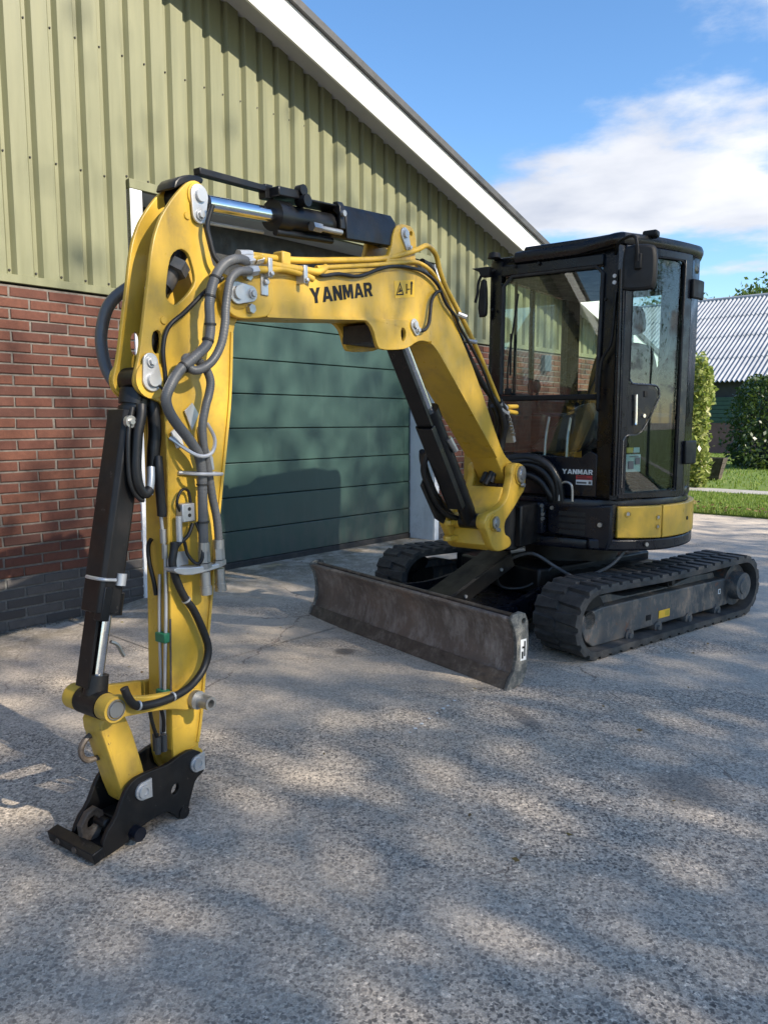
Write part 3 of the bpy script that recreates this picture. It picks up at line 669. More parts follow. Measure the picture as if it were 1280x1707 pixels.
# wooden tub at the foot of the lit hedge
tub = tag(empty('wooden_tub', (6.93, 16.2, .03), R(-35)), 'dark wooden planter tub at the foot of the lit hedge', 'planter')
for k, (dx_, dy_) in enumerate(((0, 1), (1, 0), (0, -1), (-1, 0))):
    for j in range(4):
        z0 = .02+j*.115; w0 = .15+.075*j/4*1.4; w1 = .15+.075*(j+.95)/4*1.4; m = MB()
        a = Vector((dx_, dy_, 0)); b = Vector((-dy_, dx_, 0)); v = []
        for z, w in ((z0, w0), (z0+.106, w1)):
            for o_ in (w, w-.025): v += [a*o_+b*w+Vector((0, 0, z)), a*o_-b*w+Vector((0, 0, z))]
        m.add(v, [(0, 1, 5, 4), (2, 6, 7, 3), (0, 2, 3, 1), (4, 5, 7, 6), (0, 4, 6, 2), (1, 3, 7, 5)]); m.build('slat', 'tub_wood', tub)
MB().box(-.17, .17, -.17, .17, .05, .40).build('soil', 'soil', tub)

# grit and crumbled mortar along the foot of the brick wall
gv = MB(); rg = random.Random(31)
for k in range(420):
    u = rg.uniform(-1.2, .72) if k < 330 else rg.uniform(.8, 3.9); n_ = (.004+abs(rg.gauss(0, .028))) if k < 330 else rg.uniform(-.24, .25); h_ = .006 if k < 330 else .076*ss(1.4, .1, n_)*ss(.2, 1.0, u)+.006
    s_ = rg.uniform(.003, .011)*(1.3 if k < 330 else .7); p = WF(n_, u, h_+s_*.2); v = [p+Vector((rg.uniform(-1, 1), rg.uniform(-1, 1), rg.uniform(-.6, .6)))*s_ for _ in range(4)]
    gv.add(v, [(0, 1, 2), (0, 3, 1), (1, 3, 2), (2, 3, 0)])
tag(gv.build('grit', 'mortar_dark', smooth=False), 'dark grit and mortar crumbs along the foot of the brick wall', 'grit', kind='stuff')
pd = MB()
for k in range(8):
    t_ = k/7+rg.uniform(-.03, .03); x_, y_ = .105+.215*t_, 3.03+.36*t_; r0 = rg.uniform(.004, .011)
    pd.plate([(x_+r0*rg.uniform(.6, 1.2)*math.cos(a), y_+r0*rg.uniform(.6, 1.2)*math.sin(a)) for a in np.linspace(0, 5.6, 9)], .0012, lambda x, y, w: (x, y, .0035+w), bev=.0003)
tag(pd.build('paint_drops', 'white_label'), 'row of small white paint drops on the concrete before the blade', 'paint drops', kind='stuff')

# ------------------------------------------------------------------ excavator
BAZ, SS = 35.0, 3.5
S0 = Vector((-.80+SS*math.sin(R(BAZ)), 2.27+SS*math.cos(R(BAZ)), 0))
ex = tag(empty('mini_excavator', S0, R(-BAZ)), 'yellow and black mini excavator with cab, rubber tracks and dozer blade', 'excavator')
def B(l, s, z): return (l, s-SS, z)                       # boom frame -> machine frame
def bp(lc): return lambda x, y, w: (lc+w, x-SS, y)         # plate in the boom plane at lateral offset lc
URZ = R(-17.5)
def under(o): o.rotation_euler = (0, 0, URZ); return o
def ud(lc): return lambda x, y, w: (lc+w, x, y)

# ---- undercarriage
TF, TR, TC = -.735, .775, .205                            # idler and sprocket centre along the track, their height
RO = .185
def belt_path(n_arc=18, n_str=14, r=RO):
    p = []
    for i in range(n_str): t = i/n_str; p.append((TF+(TR-TF)*t, TC-r, 0, -1))
    for i in range(n_arc): t = -math.pi/2+math.pi*i/n_arc; p.append((TR+r*math.cos(t), TC+r*math.sin(t), math.cos(t), math.sin(t)))
    for i in range(n_str):
        t = i/n_str; sag = -.012*math.sin(math.pi*t)**2; p.append((TR+(TF-TR)*t, TC+r+sag, 0, 1))
    for i in range(n_arc): t = math.pi/2+math.pi*i/n_arc; p.append((TF+r*math.cos(t), TC+r*math.sin(t), math.cos(t), math.sin(t)))
    return p
def make_track(side):
    lc = .72*side; w = .15; bpth = belt_path(); n = len(bpth); m = MB(); v = []
    for s_, z_, nx, nz in bpth:
        v += [(lc-w, s_, z_), (lc+w, s_, z_), (lc+w, s_-nx*.028, z_-nz*.028), (lc-w, s_-nx*.028, z_-nz*.028)]
    f = []
    for i in range(n):
        j = (i+1) % n
        for k in range(4): f.append((4*i+k, 4*j+k, 4*j+(k+1) % 4, 4*i+(k+1) % 4))
    m.add(v, f); tr = under(m.build('rubber_track', 'rubber', ex, bevel=0)); tr['label'] = 'rubber track nearest the viewer' if side > 0 else 'rubber track on the far side'
    bm = bmesh.new(); bm.from_mesh(tr.data); bmesh.ops.recalc_face_normals(bm, faces=bm.faces); bm.to_mesh(tr.data); bm.free()
    return tr, lc, w
lug = MB()                                                # one tread bar: sloped block, skewed like a chevron
vv = []
for z, k in ((-.004, 1.0), (.016, .78)):
    for x, y in ((-.076, -.037), (.076, -.024), (.076, .027), (-.076, .040)):
        vv.append((x*(1 if z < 0 else .95), y*k+.004, z))
lug.add(vv, [(0, 3, 2, 1), (4, 5, 6, 7), (0, 1, 5, 4), (1, 2, 6, 5), (2, 3, 7, 6), (3, 0, 4, 7)])
lugm = lug.mesh('tread_lug', 'rubber')
def lugs(tr, lc):
    P = belt_path(40, 60); L = [0.]
    for i in range(len(P)):
        a, b = P[i], P[(i+1) % len(P)]; L.append(L[-1]+math.hypot(b[0]-a[0], b[1]-a[1]))
    N = 44; per = L[-1]/N
    for row, (dx_, off) in enumerate(((-.074, 0.), (.074, .5))):
        for k in range(N):
            d = (k+off)*per; i = max(j for j in range(len(P)) if L[j] <= d); t = (d-L[i])/(L[i+1]-L[i]); a, b = P[i], P[(i+1) % len(P)]
            s_, z_ = a[0]+(b[0]-a[0])*t, a[1]+(b[1]-a[1])*t; nx, nz = a[2]+(b[2]-a[2])*t, a[3]+(b[3]-a[3])*t
            o = bpy.data.objects.new('tread_lug', lugm); COL.objects.link(o); o.parent = tr
            zax = Vector((0, nx, nz)).normalized(); xax = Vector((1, 0, 0)); yax = zax.cross(xax)
            if row: xax, yax = -xax, -yax
            o.matrix_local = Matrix(((xax.x, yax.x, zax.x, lc+dx_), (xax.y, yax.y, zax.y, s_), (xax.z, yax.z, zax.z, z_), (0, 0, 0, 1)))
for side in (1, -1):
    tr, lc, w = make_track(side); lugs(tr, lc)
    o_ = .80*side; sg = side
    m = MB(); prof_ = [(-.80, .232), (-.80, .16), (-.765, .095), (-.70, .050), (-.36, .050), (-.33, .075), (.60, .080), (.70, .082), (.715, .10), (.705, .232), (.66, .262), (.50, .262), (-.30, .262), (-.62, .262), (-.72, .25)]
    m.plate(prof_, .055, ud(.745*sg), bev=.008); m.plate([(-.66, .262), (.62, .262), (.60, .30), (.35, .305), (.1, .275), (-.35, .275), (-.5, .31), (-.62, .31)], .05, ud(.70*sg), bev=.006)
    fr = under(m.build('track_frame', 'track_frame', ex))
    for s_ in (-.376, -.094, .232, .564):
        MB().cyl((.60*sg, s_, .062), (.81*sg, s_, .062), .038, n=18).cyl((.80*sg, s_, .058), (.822*sg, s_, .058), .022, .017, 12).build('roller', 'track_frame', fr)
    MB().cyl((.62*sg, .03, .318), (.80*sg, .03, .318), .035, n=16).cyl((.80*sg, .03, .318), (.818*sg, .03, .318), .024, .018, 12).build('carrier_roller', 'black_worn', fr)
    MB().cyl((.66*sg, TF, TC), (.78*sg, TF, TC), .158, n=32).cyl((.64*sg, TF, TC), (.80*sg, TF, TC), .05, n=16).build('idler', 'black_worn', fr)
    m = MB().cyl((.60*sg, TR, TC), (.80*sg, TR, TC), .135, n=32).cyl((.78*sg, TR, TC), (.865*sg, TR, TC), .098, .088, 28).cyl((.864*sg, TR, TC), (.872*sg, TR, TC), .055, .05, 20)
    for k in range(12):
        t = 2*math.pi*k/12; m.obox((.69*sg, TR+.14*math.cos(t), TC+.14*math.sin(t)), (.02, 0, 0), (0, .022*math.cos(t), .022*math.sin(t)), (0, -.014*math.sin(t), .014*math.cos(t)))
    under(m.build('drive_sprocket', 'track_frame', ex))
    if side > 0:
        MB().box(.801, .8035, -.085, .028, .112, .158).build('warning_label', 'yellow_label', fr); MB().box(.8035, .8045, -.02, .02, .12, .15).build('label_mark', 'amber', fr)
        MB().box(.801, .8035, .575, .602, .168, .20).build('white_label', 'white_label', fr); MB().box(.8035, .8042, .581, .596, .174, .194).build('label_mark', 'hose_grey', fr)
        MB().box(.801, .803, -.21, -.165, .118, .150).build('scuffed_label', 'black', fr)
m = MB().box(-.60, .60, -.42, .42, .20, .36).box(-.34, .34, -.62, .50, .24, .40).box(-.62, .62, -.36, -.14, .22, .34).box(-.62, .62, .16, .38, .22, .34)
cf = under(m.build('centre_frame', 'black', ex, bevel=.015))
MB().cyl((0, 0, .39), (0, 0, .55), .36, n=48).cyl((0, 0, .44), (0, 0, .50), .40, n=48).build('slew_ring', 'black', ex)

# ---- blade
bl_prof = [(-1.455, .338), (-1.432, .315), (-1.412, .27), (-1.400, .20), (-1.402, .13), (-1.418, .08), (-1.44, .052), (-1.425, .045), (-1.395, .09), (-1.380, .15), (-1.378, .22), (-1.392, .30), (-1.412, .34), (-1.435, .352)]
m = MB(); n = 9; prs = chaikin(bl_prof, 1)
m.plate(prs, .875, lambda x, y, w: (w, x, y), bev=.004)
blade = under(m.build('dozer_blade', 'blade_face', ex))
MB().plate([(-1.4405, .074), (-1.452, .040), (-1.476, .002), (-1.462, -.004), (-1.44, .010), (-1.418, .055)], .872, lambda x, y, w: (w, x, y), bev=.003).build('cutting_edge', 'blade_edge', blade)
endp = [(-1.455, .345), (-1.43, .365), (-1.385, .372), (-1.355, .36), (-1.335, .32), (-1.328, .22), (-1.335, .08), (-1.36, .02), (-1.44, -.004), (-1.478, .0), (-1.448, .055), (-1.424, .09), (-1.410, .15), (-1.411, .22), (-1.424, .28)]
for sg in (1, -1):
    e = MB().plate(endp, .011, ud(.886*sg), holes=[circle2(-1.365, .325, .014, 14)] if sg > 0 else (), bev=.003).build('end_plate', 'blade_end', blade)
    if sg > 0: 
        MB().box(.8972, .8984, -1.385, -1.345, .13, .235).build('worn_sticker', 'white_label', blade)
        MB().box(.8985, .8992, -1.378, -1.366, .14, .175).box(.8985, .8992, -1.375, -1.352, .19, .20).box(.8985, .8992, -1.362, -1.352, .15, .225).build('sticker_mark', 'plastic', blade)
MB().cyl((-.865, -1.392, .345), (.865, -1.392, .345), .013, n=10).build('top_rim', 'blade_edge', blade)
# push arms: curved side plates widening to the blade, a floor plate between them
for sg in (1, -1):
    outl = [(-1.385, .06), (-1.36, .28), (-1.21, .272), (-1.05, .245), (-.87, .245), (-.70, .275), (-.50, .315), (-.40, .31), (-.38, .24), (-.60, .15), (-.9, .07), (-1.2, .045)]
    under(MB().plate(chaikin(outl, 1), .016, lambda x, y, w, s=sg: ((.30+(-x-.4)*.16)*s+w, x, y), bev=.004).build('push_arm', 'cab_navy', ex))
under(MB().add([(-.44, -1.375, .14), (.44, -1.375, .14), (.31, -.45, .245), (-.31, -.45, .245), (-.44, -1.375, .115), (.44, -1.375, .115), (.31, -.45, .22), (-.31, -.45, .22)], [(0, 1, 2, 3), (7, 6, 5, 4), (0, 4, 5, 1), (1, 5, 6, 2), (2, 6, 7, 3), (3, 7, 4, 0)]).build('push_frame_floor', 'cab_navy', ex))
# blade cylinder under its cover plate
c0, c1 = Vector((.05, -1.19, .235)), Vector((.05, -.66, .46)); d = (c1-c0); ax = d.normalized(); nx = Vector((1, 0, 0)); up_ = nx.cross(ax)*1
if up_.z < 0: up_ = -up_
bc = under(MB().cyl(c0-up_*.06, c1-up_*.04, .045, n=18).cyl(c0-ax*.09-up_*.065, c0-up_*.06, .025, n=14).build('blade_cylinder', 'black', ex))
cv = MB().obox((c0+c1)/2+up_*.02, nx*.10, d*.5, up_*.006); cv.obox((c0+c1)/2-up_*.025+nx*.10, nx*.006, d*.5, up_*.045); cv.obox((c0+c1)/2-up_*.025-nx*.10, nx*.006, d*.5, up_*.045)
cv.build('cylinder_cover', 'black_worn', bc, bevel=.003)
bm_ = MB()
for t_ in (.25, .8): bm_.cyl(c0+d*t_-up_*.03+nx*.106, c0+d*t_-up_*.03+nx*.116, .010, n=8)
bm_.build('bolts', 'zinc', bc)
m = MB().tube([c1+Vector((.08, .02, -.02)), c1+Vector((.20, .08, .02)), c1+Vector((.33, .16, -.06)), c1+Vector((.46, .20, -.10)), c1+Vector((.60, .30, -.02)), c1+Vector((.64, .42, .10))], .010, 8)
under(m.build('hydraulic_hose', 'hose_grey', ex)); m = MB().tube([c1+Vector((.02, -.05, -.10)), c1+Vector((.10, -.08, -.18)), c1+Vector((.22, .02, -.17)), c1+Vector((.30, .16, -.05))], .009, 8); under(m.build('hydraulic_hose', 'hose_black', ex))
under(MB().cyl(c1+Vector((.10, .0, .03)), c1+Vector((.17, .04, .05)), .016, n=10).cyl(c1+Vector((.02, .02, .05)), c1+Vector((.09, .05, .07)), .016, n=10).build('hose_fitting', 'zinc', ex))

# ---- house: round deck, skirts, covers
def arc(phi, r=.80): return (r*math.cos(R(phi)), -r*math.sin(R(phi)))
def bent(cols, r0, r1, step=3.):
    # cols: (phi, z low, z high) along the arc; a curved plate between radii r0 and r1
    C = []
    for (a, l0, h0), (b, l1, h1) in zip(cols[:-1], cols[1:]):
        n = max(1, int(abs(b-a)/step))
        for i in range(n): t = i/n; C.append((a+(b-a)*t, l0+(l1-l0)*t, h0+(h1-h0)*t))
    C.append(cols[-1]); v = []
    for p, lo, hi in C:
        for r_, z in ((r0, lo), (r1, lo), (r1, hi), (r0, hi)): x, y = arc(p, r_); v.append((x, y, z))
    f = [(4*i+k, 4*i+4+k, 4*i+4+(k+1) % 4, 4*i+(k+1) % 4) for i in range(len(C)-1) for k in range(4)]
    L = 4*(len(C)-1); return MB().add(v, f+[(3, 2, 1, 0), (L, L+1, L+2, L+3)])
deck_plan = [arc(p, .775) for p in range(50, -181, -6)]+[(-.45, -.05), (-.30, -.35), (-.22, -.62), (.10, -.66), (.45, -.64)]
house = MB().plate(deck_plan, .03, lambda x, y, w: (x, y, .80+w), bev=.008).plate([(x*.97, y*.97) for x, y in deck_plan], .03, lambda x, y, w: (x, y, .565+w), bev=.008).plate([(x*.9, y*.9) for x, y in deck_plan], .11, lambda x, y, w: (x, y, .68+w), bev=.01).build('house_deck', 'cab_navy', ex)
y1 = bent([(46.5, .612, .792), (24.6, .600, .790)], .775, .812).build('yellow_cover', 'yellow', ex, bevel=.006)
y2 = bent([(23.9, .600, .790), (-75, .600, .790)], .775, .812).build('yellow_cover', 'yellow', ex, bevel=.006)
def disc(phi, z, r, r_arc=.812, dep=.004, n=14):
    x, y = arc(phi, r_arc-.002); a = Vector((math.cos(R(phi)), -math.sin(R(phi)), 0)); return (Vector((x, y, z)), Vector((x, y, z))+a*(dep+.002), r)
for par, ph, z, r_ in ((y1, 42., .75, .013), (y1, 25.7+1.2, .722, .012), (y1, 27., .668, .010)):
    a, b, rr = disc(ph, z, r_*1.5); MB().ring(a, b, rr, rr*.72, 18).build('recess_ring', 'yellow_worn', par); MB().cyl(a, b, rr*.55, n=8).build('bolt', 'steel', par)
a, b, rr = disc(4, .693, .012); MB().cyl(a, b, rr, n=12).build('plug', 'plastic', y2)
skirt = bent([(58, .545, .61), (46, .535, .605), (20, .525, .597), (-120, .525, .597)], .74, .806).build('skirt', 'cab_navy', ex, bevel=.012)
a, b, rr = disc(32.5, .568, .016, .806); MB().cyl(a, b, rr*1.5, n=6).build('bolt_boss', 'cab_black', skirt); MB().cyl(a, b+(b-a), rr*.8, n=8).build('bolt', 'steel', skirt)
# front left corner block with louvres, front box
fc = MB().plate([(.16, .795), (.40, .79), (.55, .808), (.545, .62), (.52, .545), (.46, .552), (.42, .60), (.20, .61), (.16, .63)], .05, lambda x, y, w: (x, -.60-w, y), bev=.012).build('front_cover', 'cab_navy', ex)
for k in range(4): MB().box(.235, .395, -.6545, -.650, .622+k*.036, .646+k*.036).build('louvre_slot', 'dark_void', fc)
MB().cyl((.482, -.646, .69), (.482, -.662, .69), .014, n=8).build('bolt', 'steel', fc); MB().ring((.482, -.649, .69), (.482, -.653, .69), .026, .019, 18).build('recess_ring', 'cab_black', fc)
fbx = MB().box(-.16, .155, -.70, -.55, .612, .80).build('front_box', 'cab_navy', ex, bevel=.014)
MB().box(-.055, .055, -.708, -.700, .66, .745).build('badge_plate', 'frame_grey', fbx, bevel=.003); MB().box(-.05, .05, -.712, -.708, .655, .672).box(-.035, -.005, -.711, -.708, .70, .735).box(.01, .04, -.711, -.708, .69, .735).build('badge_bar', 'steel', fbx)
for (l, z) in ((.150, .785), (.212, .776), (.157, .735), (.157, .708)): MB().cyl((l, -.70, z), (l, -.715, z), .011, n=8).build('bolt', 'steel', fbx)
MB().tube([(.235, -.66, .815), (.24, -.66, .9), (.27, -.66, .925), (.31, -.66, .905), (.317, -.66, .815)], .0075, 8, 6).build('grab_rail', 'steel', ex)
for k, (dx_, dz, r_) in enumerate(((0, 0, .026), (-.03, -.045, .024), (-.06, -.10, .022), (.03, -.02, .02))):
    MB().tube([(-.22+dx_*.3, -.83, .99+dz), (-.09+dx_, -.74, 1.046+dz), (.041+dx_*.6, -.69, 1.065+dz), (.148+dx_*.6, -.67, 1.03+dz), (.213+dx_*.6, -.66, .947+dz), (.225+dx_*.7, -.64, .81)], r_, 10).build('boom_hose', 'hose_black', ex)
# engine hood at the rear right
hood_plan = [arc(p, .765) for p in range(-60, -181, -8)]+[(-.60, .02), (-.34, .02), (-.34, .55), (.0, .72)]
MB().plate(hood_plan, .26, lambda x, y, w: (x, y, 1.07+w), bev=.05).build('engine_hood', 'yellow', ex)

# ---- cab: the door side is a shallow curve between two pillars, the rear side turns in behind the hinge pillar
PA, PB, PC = Vector((.541, -.589)), Vector((.797, .010)), Vector((.60, .60)); house_arc = arc
def arc(phi, r=.80):
    t = (47.4-phi)/47.4
    if phi >= 0:
        d = PB-PA; n = Vector((d.y, -d.x)).normalized(); q = PA+d*t+n*(.026*4*t*(1-t) if 0 < t < 1 else 0.)+n*(r-.80)
    else:
        d = PC-PB; n = (Vector((d.y, -d.x)).normalized()+Vector((.92, -.39))*(1 if phi > -4 else 0)).normalized(); q = PB+d*(-phi/54.)+n*(r-.80)
    return (q.x, q.y)
CB, CT = .832, 2.235
FS = -.575                                               # front plane of the cab
plan = [(-.285, FS+.02), (-.26, FS), (.46, FS)]+[arc(p) for p in range(47, -50, -4)]+[(.40, .68), (-.24, .68), (-.285, .64)]
cab = MB().plate(plan, .03, lambda x, y, w: (x, y, CB+.02+w), bev=.01).build('cab', 'cab_black', ex)
def post(pl, z0, z1, name='pillar', mat='cab_black', rake=0.):
    m = MB().plate(pl, (z1-z0)/2, lambda x, y, w: (x, y+rake*(w+(z1-z0)/2), (z0+z1)/2+w), bev=.006); return m.build(name, mat, cab)
post([(.425, FS-.012), (.51, FS-.022), arc(52, .815), arc(47.4, .815), arc(47.4, .765), (.44, FS+.05)], CB, CT, rake=.012)
post([(-.285, FS), (-.262, FS-.02), (-.20, FS-.02), (-.195, FS+.03), (-.285, FS+.04)], CB, CT, rake=.012)
post([arc(6.5, .812), arc(-8, .812), arc(-8, .75), arc(6.5, .75)], CB, CT)
post([arc(-46, .80), arc(-54, .80), (.42, .60), (.50, .56)], CB, CT); post([(-.285, .58), (-.285, .65), (-.20, .685), (-.17, .64), (-.235, .58)], CB, CT)
post([(-.287, .02), (-.287, .055), (-.262, .055), (-.262, .02)], 1.42, CT)
# header ring under the roof, sills
ring_in = [(x*.86+.02, y*.86+.0) for x, y in plan]
MB().plate(plan, .055, lambda x, y, w: (x, y+.012, CT-.03+w), holes=[ring_in[::-1]], bev=.012).build('roof_frame', 'cab_black', cab)
MB().box(-.20, .43, FS-.018, FS+.02, 2.140, 2.205).build('front_header', 'cab_black', cab, bevel=.008)
MB().box(-.285, -.262, FS+.03, .60, CB, 1.425).build('side_panel', 'cab_black', cab, bevel=.006)
MB().box(-.22, .46, .655, .685, CB, 1.50).build('rear_panel', 'cab_black', cab, bevel=.006)
bent([(-8, CB, 1.30), (-48, CB, 1.40)], .77, .80).build('rear_corner_panel', 'cab_black', cab)
lp = MB().plate([(-.20, .84), (.43, .84), (.43, 1.085), (.39, 1.105), (.33, 1.065), (.22, 1.068), (-.20, 1.088)], .014, lambda x, y, w: (x, FS-w, y), bev=.004).build('cab_front_panel', 'cab_navy', ex)
MB().box(-.20, .43, FS-.024, FS+.012, 1.398, 1.430).build('window_bar', 'plastic', cab, bevel=.008)
MB().plate([(-.20, 1.09), (.22, 1.07), (.33, 1.067), (.39, 1.107), (.42, 1.13), (.42, 1.40), (-.20, 1.40)], .003, lambda x, y, w: (x, FS-.004-w, y), bev=.001).build('lower_windscreen', 'glass', cab)
MB().plate([(-.20, 1.43), (.43, 1.43), (.435, 2.12), (.40, 2.155), (-.14, 2.155), (-.20, 2.10)], .003, lambda x, y, w: (x, FS-.004-w+.012*(y-CB), y), bev=.001).build('windscreen', 'glass', cab)
gk = [(-.185, FS-.016, 1.44), (-.185, FS-.006, 2.08), (-.13, FS-.005, 2.14), (.385, FS-.005, 2.14), (.425, FS-.006, 2.10), (.415, FS-.016, 1.44)]
MB().tube(gk, .012, 8, 1).build('windscreen_seal', 'seal', cab)
MB().box(-.276, -.271, FS+.04, .02, 1.43, 2.15).box(-.272, -.267, .055, .58, 1.43, 2.15).build('side_window', 'glass', cab, smooth=False)
MB().box(-.278, -.268, FS+.04, .58, 1.425, 1.445).box(-.278, -.264, -.235, -.215, 1.44, 2.16).build('side_window_rail', 'plastic', cab)
MB().box(-.17, .42, .668, .673, 1.50, 2.16).build('rear_window', 'glass', cab, smooth=False); MB().box(-.0, .03, .660, .682, 1.50, 2.16).build('rear_window_post', 'cab_black', cab)
bent([(-9, 1.32, 2.16), (-45, 1.42, 2.16)], .783, .787).build('corner_window', 'glass', cab)
# door: stiles, rails, glass, handle panel with bright edge
door_ = bent([(47.2, .838, .868), (8, .826, .872)], .785, .818).build('cab_door', 'cab_navy', ex, bevel=.005)
bent([(47.2, .84, 2.232), (43.4, .84, 2.232)], .785, .818).build('door_stile', 'cab_navy', door_, bevel=.006)
bent([(12.5, .83, 2.236), (7.2, .83, 2.236)], .785, .818).build('door_stile', 'cab_navy', door_, bevel=.006)
bent([(47.2, 2.188, 2.236), (7.2, 2.195, 2.240)], .785, .818).build('door_rail', 'cab_navy', door_, bevel=.006)
bent([(44.5, .862, 2.195), (11.5, .865, 2.20)], .799, .803, 1.5).build('door_glass', 'glass_door', door_)
hp = bent([(46.5, 1.185, 1.50), (43, 1.19, 1.487), (38.5, 1.205, 1.48), (35.4, 1.235, 1.48), (31, 1.32, 1.48), (29, 1.36, 1.474), (27.2, 1.40, 1.452), (26.6, 1.425, 1.435)], .79, .816, 1.).build('handle_panel', 'cab_navy', door_, bevel=.003)
def arcpath(pts, r): return [(*arc(p, r), z) for p, z in pts]
MB().tube(arcpath([(45.6, .90), (45.6, 1.14), (45.3, 1.175), (43.5, 1.196), (39.5, 1.199), (36.5, 1.214), (35, 1.235), (31, 1.31), (27.5, 1.385), (26.3, 1.42), (27, 1.46), (29.4, 1.479), (36, 1.483), (41.7, 1.486), (43.4, 1.51)], .818), .0055, 6, 4).build('door_trim', 'trim', door_)
MB().tube(arcpath([(45.6, .90), (45.2, .875), (43.8, .866), (30, .868), (17.5, .870), (14.5, .88), (13.6, .905), (13.4, 1.3), (13.0, 1.8), (12.6, 2.14), (13.2, 2.175), (15.5, 2.192), (26, 2.190), (36, 2.184), (42, 2.176), (43.2, 2.15), (43.4, 1.51)], .816), .0045, 6, 3).build('glass_seal', 'plastic', door_)
MB().tube(arcpath([(40.6, 1.425), (40.5, 1.41), (40.3, 1.34), (40.2, 1.27), (40.4, 1.255)], .83), .008, 8, 4).build('door_handle', 'chrome', door_)
MB().cyl(Vector((*arc(35, .812), 1.307)), Vector((*arc(35, .824), 1.307)), .011, n=14).build('door_lock', 'chrome', door_)
bent([(35.4, 1.413, 1.447), (33.4, 1.413, 1.447)], .81, .822).build('latch_button', 'plastic', door_, bevel=.002)
for (a, b, z0, z1, mt) in ((42.2, 34.3, .988, 1.088, 'white_label'), (45.2, 42.9, .995, 1.05, 'white_label'), (42.9, 38.6, 1.098, 1.127, 'yellow_label'), (38.3, 35, 1.098, 1.127, 'white_label')): bent([(a, z0, z1), (b, z0, z1)], .7965, .798).build('door_sticker', mt, door_)
for a, b, z0, z1 in ((41.4, 38.6, 1.005, 1.05), (37.6, 35.2, 1.03, 1.07), (41, 36, 1.073, 1.078)): bent([(a, z0, z1), (b, z0, z1)], .8043, .8052).build('sticker_print', 'hose_grey', door_)
for (a, b, z0, z1) in ((8.3, -1.5, 1.99, 2.10), (8.3, -1.5, 1.02, 1.16)): bent([(a, z0, z1), (b, z0, z1)], .812, .838).build('door_hinge', 'plastic', door_, bevel=.008)
for p0, r_ in ((48.6, .0075), (50.4, .0075)): MB().tube([(*arc(p0, .824), .86), (*arc(p0, .826), 1.2), (*arc(p0, .824), 1.7), (*arc(p0, .82), 2.1)], r_, 6, 3).build('drip_rail', 'cab_navy', cab)
MB().tube([(.435, FS-.03, 1.34), (.435, FS-.05, 1.37), (.445, FS-.045, 1.60), (.50, FS-.05, 1.72), (.515, FS-.045, 1.98)], .010, 8, 5).build('front_handrail', 'plastic', cab)
# roof
roof_plan = [(-.30, FS-.03), (.47, FS-.05)]+[arc(p, .825) for p in range(50, -52, -4)]+[(.38, .71), (-.30, .71)]
rf = MB().plate(chaikin(roof_plan, 1), .036, lambda x, y, w: (x, y, 2.268+w+(-.028 if y < -.45 and x < .4 else 0.)), bev=.026).plate([(x*.86, y*.86+.03) for x, y in chaikin(roof_plan, 1)], .02, lambda x, y, w: (x, y, 2.302+w), bev=.014)
rf = rf.build('cab_roof', 'cab_black', ex)
MB().box(.60, .68, -.47, -.40, 2.29, 2.325).build('roof_bracket', 'plastic', rf, bevel=.01); MB().cyl((-.245, FS-.02, 2.255), (-.245, FS-.02, 2.285), .04, .032, 16).build('work_lamp', 'plastic', rf)
# mirrors
mr = MB().plate(chaikin([(.605, 1.955), (.745, 1.955), (.765, 1.985), (.765, 2.155), (.74, 2.19), (.625, 2.19), (.602, 2.155), (.602, 1.985)], 1), .022, lambda x, y, w: (x, -.755-w+(x-.68)*.35, y), bev=.016).build('mirror', 'plastic', ex)
MB().plate(chaikin([(.622, 1.975), (.74, 1.975), (.75, 1.99), (.75, 2.15), (.73, 2.17), (.632, 2.17), (.618, 2.15), (.618, 1.99)], 1), .002, lambda x, y, w: (x, -.731-w+(x-.68)*.35, y), bev=.001).build('mirror_glass', 'chrome', mr)
MB().box(.665, .70, -.795, -.772, 2.06, 2.14).build('mirror_clamp', 'plastic', mr, bevel=.006); MB().tube([(.50, -.60, 2.19), (.54, -.68, 2.225), (.60, -.75, 2.235), (.665, -.785, 2.22), (.682, -.79, 2.10)], .009, 8).build('mirror_arm', 'plastic', mr)
for z in (2.07, 2.035): MB().cyl((.505, -.612, z), (.505, -.622, z), .011, n=10).build('bolt', 'white_label', cab)
m2 = MB().plate(chaikin([(-.325, 1.91), (-.27, 1.91), (-.26, 1.94), (-.265, 2.12), (-.285, 2.14), (-.31, 2.12)], 1), .016, lambda x, y, w: (x-.02, FS-.03-w, y), bev=.010).build('mirror', 'plastic', ex)
MB().tube([(-.27, FS, 2.17), (-.31, FS-.03, 2.175), (-.34, FS-.035, 2.12), (-.345, FS-.04, 2.05), (-.36, FS-.04, 2.0)], .009, 8).build('mirror_arm', 'plastic', m2); MB().plate([(-.385, 2.205), (-.265, 2.205), (-.265, 2.15), (-.32, 2.15), (-.335, 2.18)], .03, lambda x, y, w: (x, FS-.02-w, y), bev=.005).build('lamp_shield', 'plastic', m2)
# wiper, bolts on the front frame
MB().tube([(-.135, FS-.03, 1.455), (-.134, FS-.032, 1.60), (-.118, FS-.03, 1.74), (-.079, FS-.024, 2.03)], .006, 6, 3).box(-.127, -.118, FS-.028, FS-.016, 1.55, 1.80).build('wiper', 'plastic', cab)
MB().box(-.155, -.115, FS-.034, FS-.008, 1.435, 1.475).build('wiper_motor', 'plastic', cab, bevel=.006)
for l, z in ((-.24, 2.18), (-.10, 2.19), (.05, 2.19), (-.245, 1.95), (.44, 1.56), (.455, 1.95)): MB().cyl((l, FS-.028, z), (l, FS-.042, z), .010, .008, 10).build('frame_bolt', 'plastic', cab)
